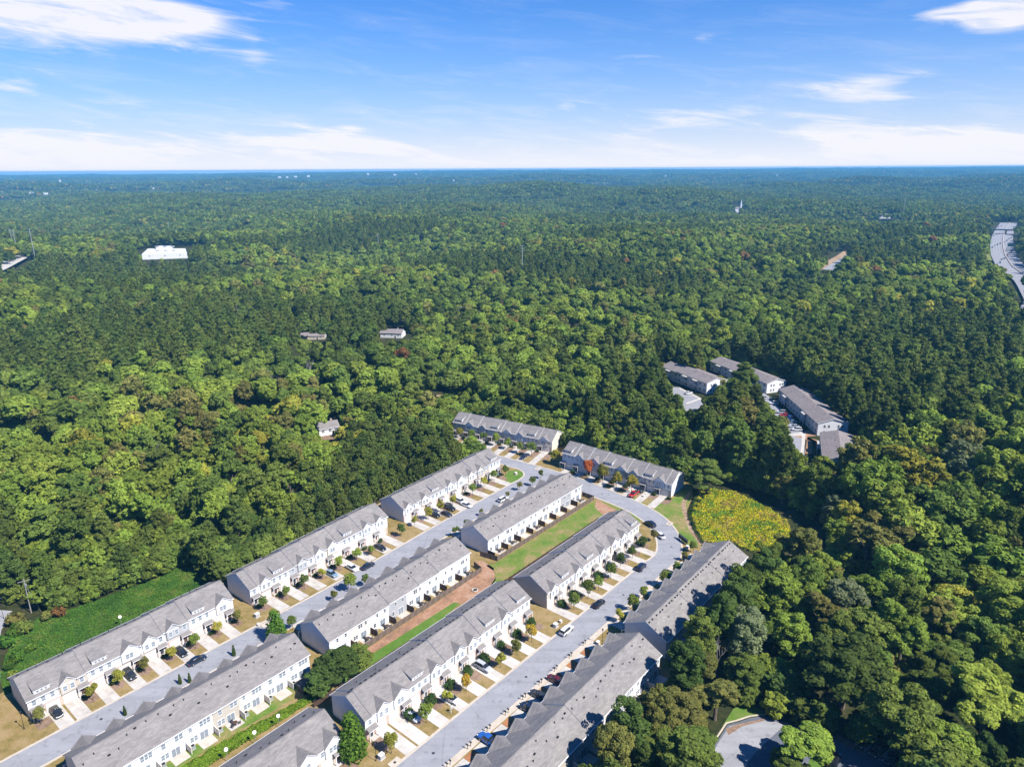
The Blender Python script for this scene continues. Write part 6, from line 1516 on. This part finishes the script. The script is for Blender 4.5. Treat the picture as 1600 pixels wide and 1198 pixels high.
# hand-placed trees of the near right-hand wood: crown centre in the photo, crown radius in photo pixels
SPECIAL = [(1325, 1042, 56, 'round', 'dark green', 19.0, 'huge dark spreading oak over the bottom right car park'), (1246, 1150, 40, 'broken', 'bright green', 13.0, 'loose bright green tree between the two car park drives'), (1168, 985, 30, 'oval', 'grey-green', 18.0, 'tall grey-green tree beside the dead grey one'),
           (1128, 985, 22, 'oval', 'dark green', 13.0, 'small dark oval tree left of the tall grey-green one'), (1095, 1040, 30, 'round', 'olive', 11.0, 'olive tree directly under the dead grey tree'), (1120, 1085, 36, 'broken', 'olive', 11.5, 'olive spreading tree on the edge of the little bright lawn'), (1062, 1108, 38, 'round', 'olive', 11.0, 'olive round tree behind the red-mulch row'), (1080, 1170, 40, 'broken', 'mid green', 11.0, 'green loose tree along the pale drive at the bottom edge'),
           (1020, 1165, 34, 'round', 'mid green', 9.5, 'round green tree at the bottom edge by the pink parasol'), (1107, 740, 25, 'pine', 'pine', 15.0, 'pointed green conifer beside the white end wall of the maple row'), (528, 1040, 34, 'round', 'dark green', 9.5, 'large dense dark tree between hedge row and nine-unit row'), (560, 1030, 26, 'round', 'mid green', 8.0, 'mid green half of the dense tree pair between the rows'), (496, 1062, 20, 'oval', 'dark green', 8.0, 'smaller dark tree at the upper end of the bright hedge'),
           (1230, 1192, 26, 'round', 'mid green', 7.0, 'low dark-green tree cut by the bottom edge on the car park island'), (1188, 560, 1, 'pine', 'pine', 1.0, None), (1164, 590, 20, 'pine', 'pine', 21.0, 'tall pine standing in front of the middle apartment block'), (1500, 945, 32, 'round', 'yellow-green', 13.0, 'rounded yellow-green tree at the right, among dark pines'), (1545, 1100, 46, 'broken', 'bright green', 17.0, 'bright feathery tree over the bottom right shade'), (545, 688, 13, 'oval', 'yellow-green', 10.0, 'lime-yellow tree directly below the small white clearing house'), (562, 682, 12, 'oval', 'yellow-green', 10.0, 'second lime-yellow tree right below the small white clearing house'), (590, 676, 11, 'oval', 'bright green', 9.0, 'bright tree beside the clearing, right of the lime-yellow pair'), (603, 672, 11, 'oval', 'bright green', 9.5, 'rightmost bright tree at the edge of the house clearing'), (525, 700, 14, 'round', 'yellow-green', 8.5, 'low lime-green tree between clearing house and young pines'),
           (1240, 985, 26, 'oval', 'bright green', 15.0, 'upright green tree with pale tips right of the grey-green one')]
for j, s_ in enumerate((147, 153.5, 160, 167, 174, 181, 187)):
    SPECIAL.append(('w', *P(s_ + (j % 3) - 1, -59.3 + (j % 2) * 1.6), 4.6 + (j % 3) * .4, ('oval', 'round', 'oval')[j % 3], ('mid green', 'dark green', 'dark green')[j % 3], 18.0 + (j % 4) * 1.2, '%s-leaved tree %s along the rear of the paler row by the goldenrod' % (('fresh', 'dark')[j % 3 > 0], ORD[j])))
for j, s_ in enumerate((101, 109, 116, 133)):
    SPECIAL.append(('w', *P(s_, -57.0 - (j % 2)), 4.6, ('round', 'oval')[j % 2], ('olive', 'dark green')[j % 2], 15.5 + j % 2 * 1.5, '%s tree close behind the red-mulch row, %s upward' % (('olive', 'dark')[j % 2], ORD[j])))
BASES = {'round': (18.0, 5.6), 'oval': (20.5, 4.4), 'broken': (17.5, 5.2), 'pine': (21.3, 3.9)}
sx_, sy_ = [], []
for i, q in enumerate(SPECIAL):
    if q[0] == 'w': _, x0, y0, rad, kd, col, hh, lab = q; bh, br = BASES[kd]
    else:
        cx, cy, rp, kd, col, hh, lab = q
        if lab is None: continue
        bh, br = BASES[kd]; x0, y0 = at(cx, cy, hh * .6); dd = math.sqrt(x0 * x0 + y0 * y0 + (H - hh * .6) ** 2); rad = rp * dd / F
    plant_tree('pine_tree' if kd == 'pine' else 'broadleaf_tree', 'tree', lab, 'trees of the wood', kd, i % 3, 'hi', col, x0, y0, 0, i * 1.3, rad / br, hh / bh); sx_.append((x0, y0, rad))
x0, y0 = at(1122, 1012, 8.0); r = tag(empty('bare_tree', (x0, y0, 0)), 'dead grey leafless tree among green ones behind the rows', 'tree'); o = link('branch', bare_mesh(), r); o.scale = (.8, .8, .8)
sx_.append((x0, y0, 4.0))
for i, (cx, cy, s_, lab) in enumerate(((421, 588, .9, 'bare grey trunk tree standing left of the brown bare patch'), (407, 575, .8, 'thin leafless grey tree in the left middle wood'), (436, 590, .7, 'small leafless grey tree by the brown bare patch'), (1155, 535, 1.1, 'pale leafless tree above the bright end-walled apartment block'), (1412, 790, .9, 'grey leafless tree amid the right-hand wood'), (483, 575, .95, 'dead reddish-grey snag with broken twigs near the bare patch'), (1490, 790, 1.0, 'bleached leafless tree on the right-hand slope beyond the goldenrod'), (890, 512, .9, 'thin leafless tree in the wood above the topmost row'), (250, 700, .8, 'leafless grey snag in the bright wood at left'), (1330, 520, 1.0, 'bare tree above the longest apartment block'), (1555, 930, .8, 'leafless brush-grey tree near the right edge'), (700, 430, 1.2, 'pale snag far out in the upper middle wood'))):
    x0, y0 = at(cx, cy, 10.0); r = tag(empty('bare_tree', (x0, y0, float(terrain(x0, y0))), i), lab, 'tree'); o = link('branch', bare_mesh(), r); o.scale = (s_, s_, s_ * 1.25); sx_.append((x0, y0, 2.5))
clash = np.zeros(n, bool)
for a, b, c in sx_: clash |= np.hypot(x - a, y - b) < c * .8 + crad * .55
sel = np.where(frame & ~clash)[0]; size = crad[sel] / d[sel]
sel = sel[kind[sel] < 5]; size = crad[sel] / d[sel]; isp = kind[sel] >= 3
pick = list(sel[~isp][np.argsort(d[sel[~isp]] )][:285]) + list(sel[isp][np.argsort(d[sel[isp]])][:290])
pick = sorted(pick, key=lambda i: min(np.hypot(LP[:, 0] - px[i], LP[:, 1] - py[i])))
taken = np.zeros(n, bool); taken[pick] = True
for i in pick:
    kd = ('round', 'oval', 'broken', 'pine', 'pine_b')[kind[i]]; col = COLS[colr[i]]
    pc = ('pine' if (i * 7) % 3 else 'pine dark')
    nm = {'round': 'rounded tree', 'oval': 'upright tree', 'broken': 'many-headed tree', 'pine': 'pine', 'pine_b': 'young pine'}[kd]
    lab = tree_label(px[i], py[i], col if kind[i] < 3 else {'pine': 'green', 'pine dark': 'dark'}[pc], nm)
    plant_tree('pine_tree' if kind[i] >= 3 else 'broadleaf_tree', 'tree', lab, 'trees of the wood', kd, int(i) % 6, 'hi' if d[i] < 215 else 'near', col if kind[i] < 3 else pc, float(x[i]), float(y[i]), float(zt[i]) - .1, float(i) * 2.399, float(wd_sc[i]), float(hz_sc[i]))

# --- the rest of the wood
PC = bpy.data.collections.new('forest kinds')                # kept out of the scene: only copies of these stand in the forest
PIDX = {}
def proto(kd, var, lod, col):
    key = (kd, var, lod, col)
    if key not in PIDX:
        me = crown(kd, var, lod).copy(); me.materials.clear(); me.materials.append(LEAF[col])
        PIDX[key] = len(PIDX); o = bpy.data.objects.new('kind_%04d' % PIDX[key], me); PC.objects.link(o)
    return PIDX[key]
FP = []
for i in np.where(~taken & ~clash)[0]:
    lod = 'near' if d[i] < 340 else 'mid' if d[i] < 850 else 'low'
    kd = ('round', 'oval', 'broken', 'pine', 'pine_b', 'bushy')[kind[i]]
    col = COLS[colr[i]] if kind[i] in (0, 1, 2, 5) else ('pine' if (i * 7) % 3 else 'pine dark')
    FP.append((x[i], y[i], zt[i] - .1, i * 2.399, wd_sc[i], hz_sc[i], proto(kd, int(i) % 5, lod, col)))
def clump_proto(name, nt, radius, lod_tri, size, seed):
    """a stand of many crowns as one mesh with several leaf colours"""
    g = np.random.default_rng(seed); V_, Mi = [], []; mats = ['dark green', 'mid green', 'bright green', 'olive', 'pine', 'pine dark', 'yellow-green', 'rusty', 'golden']
    pr = np.array([.17, .32, .18, .13, .11, .05, .025, .008, .007])
    for k in range(nt):
        a, r = g.uniform(0, 6.283), radius * math.sqrt((k + .5) / nt); c = np.array((r * math.cos(a * 1 + k * 2.399), r * math.sin(a * 0 + k * 2.399), 0)); c[0] = r * math.cos(k * 2.399)
        hgt = g.uniform(11, 19); rr = g.uniform(3.2, 5.6); q = [(c[0], c[1], hgt - rr * .6)] + [tuple(c + np.array((e[0] * rr * .55, e[1] * rr * .55, hgt - rr * .6 + e[2] * rr * .6))) for e in sph(5, g)]
        v = leaf_cloud(q, [rr * .8] + [rr * .5] * 5, lod_tri, size, seed * 100 + k, under=-.2, up=.5, inner=.02); V_.append(v); Mi += [int(g.choice(9, p=pr))] * (len(v) // 3)
    me = tri_mesh(name, np.concatenate(V_), None)
    for c in mats: me.materials.append(LEAF[c])
    me.polygons.foreach_set('material_index', np.array(Mi, np.int32)); return me
CLP = []
for v in range(6):
    for nm, args in (('mid stand', (16, 22, 110, 3.0, 40 + v)), ('far stand', (40, 52, 46, 5.6, 60 + v))):
        key = (nm, v); PIDX[key] = len(PIDX); o = bpy.data.objects.new('kind_%04d' % PIDX[key], clump_proto(nm, *args)); PC.objects.link(o)
for r0, r1, sp, nm, s_ in ((1500, 4200, 31.0, 'mid stand', 1.0), (4200, 14600, 84.0, 'far stand', 1.0)):
    xx, yy = scatter(r0, r1, sp, g_, R(42)); o_ = np.ones(len(xx), bool)
    ac = (xx - hwx(yy)) * .85; o_ &= ~((ac > -26) & (ac < 56) & (yy < HWL + 20))
    zz = terrain(xx, yy); o_ &= ~open_px(xx, yy, zz + 14, np.full(len(xx), 20.0))
    for i in np.where(o_)[0]: FP.append((xx[i], yy[i], zz[i] - .3, g_.uniform(0, 6.28), s_ * g_.uniform(.9, 1.15), s_ * g_.uniform(.8, 1.25), PIDX[(nm, int(g_.integers(0, 6)))]))
FP = np.array(FP)
me = bpy.data.meshes.new('forest'); me.vertices.add(len(FP)); me.vertices.foreach_set('co', FP[:, :3].astype(np.float32).ravel())
def attr(nm, ty, arr, prop='value'): a = me.attributes.new(nm, ty, 'POINT'); a.data.foreach_set(prop, arr)
attr('turn', 'FLOAT', FP[:, 3].astype(np.float32)); attr('pick', 'INT', FP[:, 6].astype(np.int32))
attr('grow', 'FLOAT_VECTOR', np.stack([FP[:, 4], FP[:, 4], FP[:, 5]], 1).astype(np.float32).ravel(), 'vector')
me.update()
forest = link('forest', me); tag(forest, kind='stuff'); 
ng = bpy.data.node_groups.new('forest', 'GeometryNodeTree')
ng.interface.new_socket('Geometry', in_out='INPUT', socket_type='NodeSocketGeometry'); ng.interface.new_socket('Geometry', in_out='OUTPUT', socket_type='NodeSocketGeometry')
gi, go = ng.nodes.new('NodeGroupInput'), ng.nodes.new('NodeGroupOutput'); ip = ng.nodes.new('GeometryNodeInstanceOnPoints')
ci = ng.nodes.new('GeometryNodeCollectionInfo'); ci.inputs['Collection'].default_value = PC; ci.inputs['Separate Children'].default_value = True; ci.inputs['Reset Children'].default_value = True
def named(nm, ty): nd = ng.nodes.new('GeometryNodeInputNamedAttribute'); nd.data_type = ty; nd.inputs['Name'].default_value = nm; return nd.outputs['Attribute']
cx_ = ng.nodes.new('ShaderNodeCombineXYZ'); ng.links.new(named('turn', 'FLOAT'), cx_.inputs[2])
er = ng.nodes.new('FunctionNodeEulerToRotation'); ng.links.new(cx_.outputs[0], er.inputs[0])
ng.links.new(gi.outputs[0], ip.inputs['Points']); ng.links.new(ci.outputs[0], ip.inputs['Instance']); ip.inputs['Pick Instance'].default_value = True
ng.links.new(named('pick', 'INT'), ip.inputs['Instance Index']); ng.links.new(er.outputs[0], ip.inputs['Rotation']); ng.links.new(named('grow', 'FLOAT_VECTOR'), ip.inputs['Scale'])
ng.links.new(ip.outputs[0], go.inputs[0])
md = forest.modifiers.new('forest', 'NODES'); md.node_group = ng
print('forest points', len(FP), 'kinds', len(PIDX))

# ------------------------------------------------------------------ air
HAZE_D, HAZE_COL = 0.000098, (0.16, 0.58, 1.0)
mt = bpy.data.materials.new('haze'); mt.use_nodes = True; g = NT(mt.node_tree); g.n.clear(); out = g.add('ShaderNodeOutputMaterial'); pv = g.add('ShaderNodeVolumePrincipled')
pv.inputs['Color'].default_value = (*HAZE_COL, 1); pv.inputs['Density'].default_value = HAZE_D; pv.inputs['Anisotropy'].default_value = 0.0
g.link(pv.outputs[0], out.inputs['Volume'])
HTOP = 127.0
hb = MB().box(-16500, 16500, -1500, 16500, -47, HTOP).build('haze', [mt]); hb['kind'] = 'stuff'
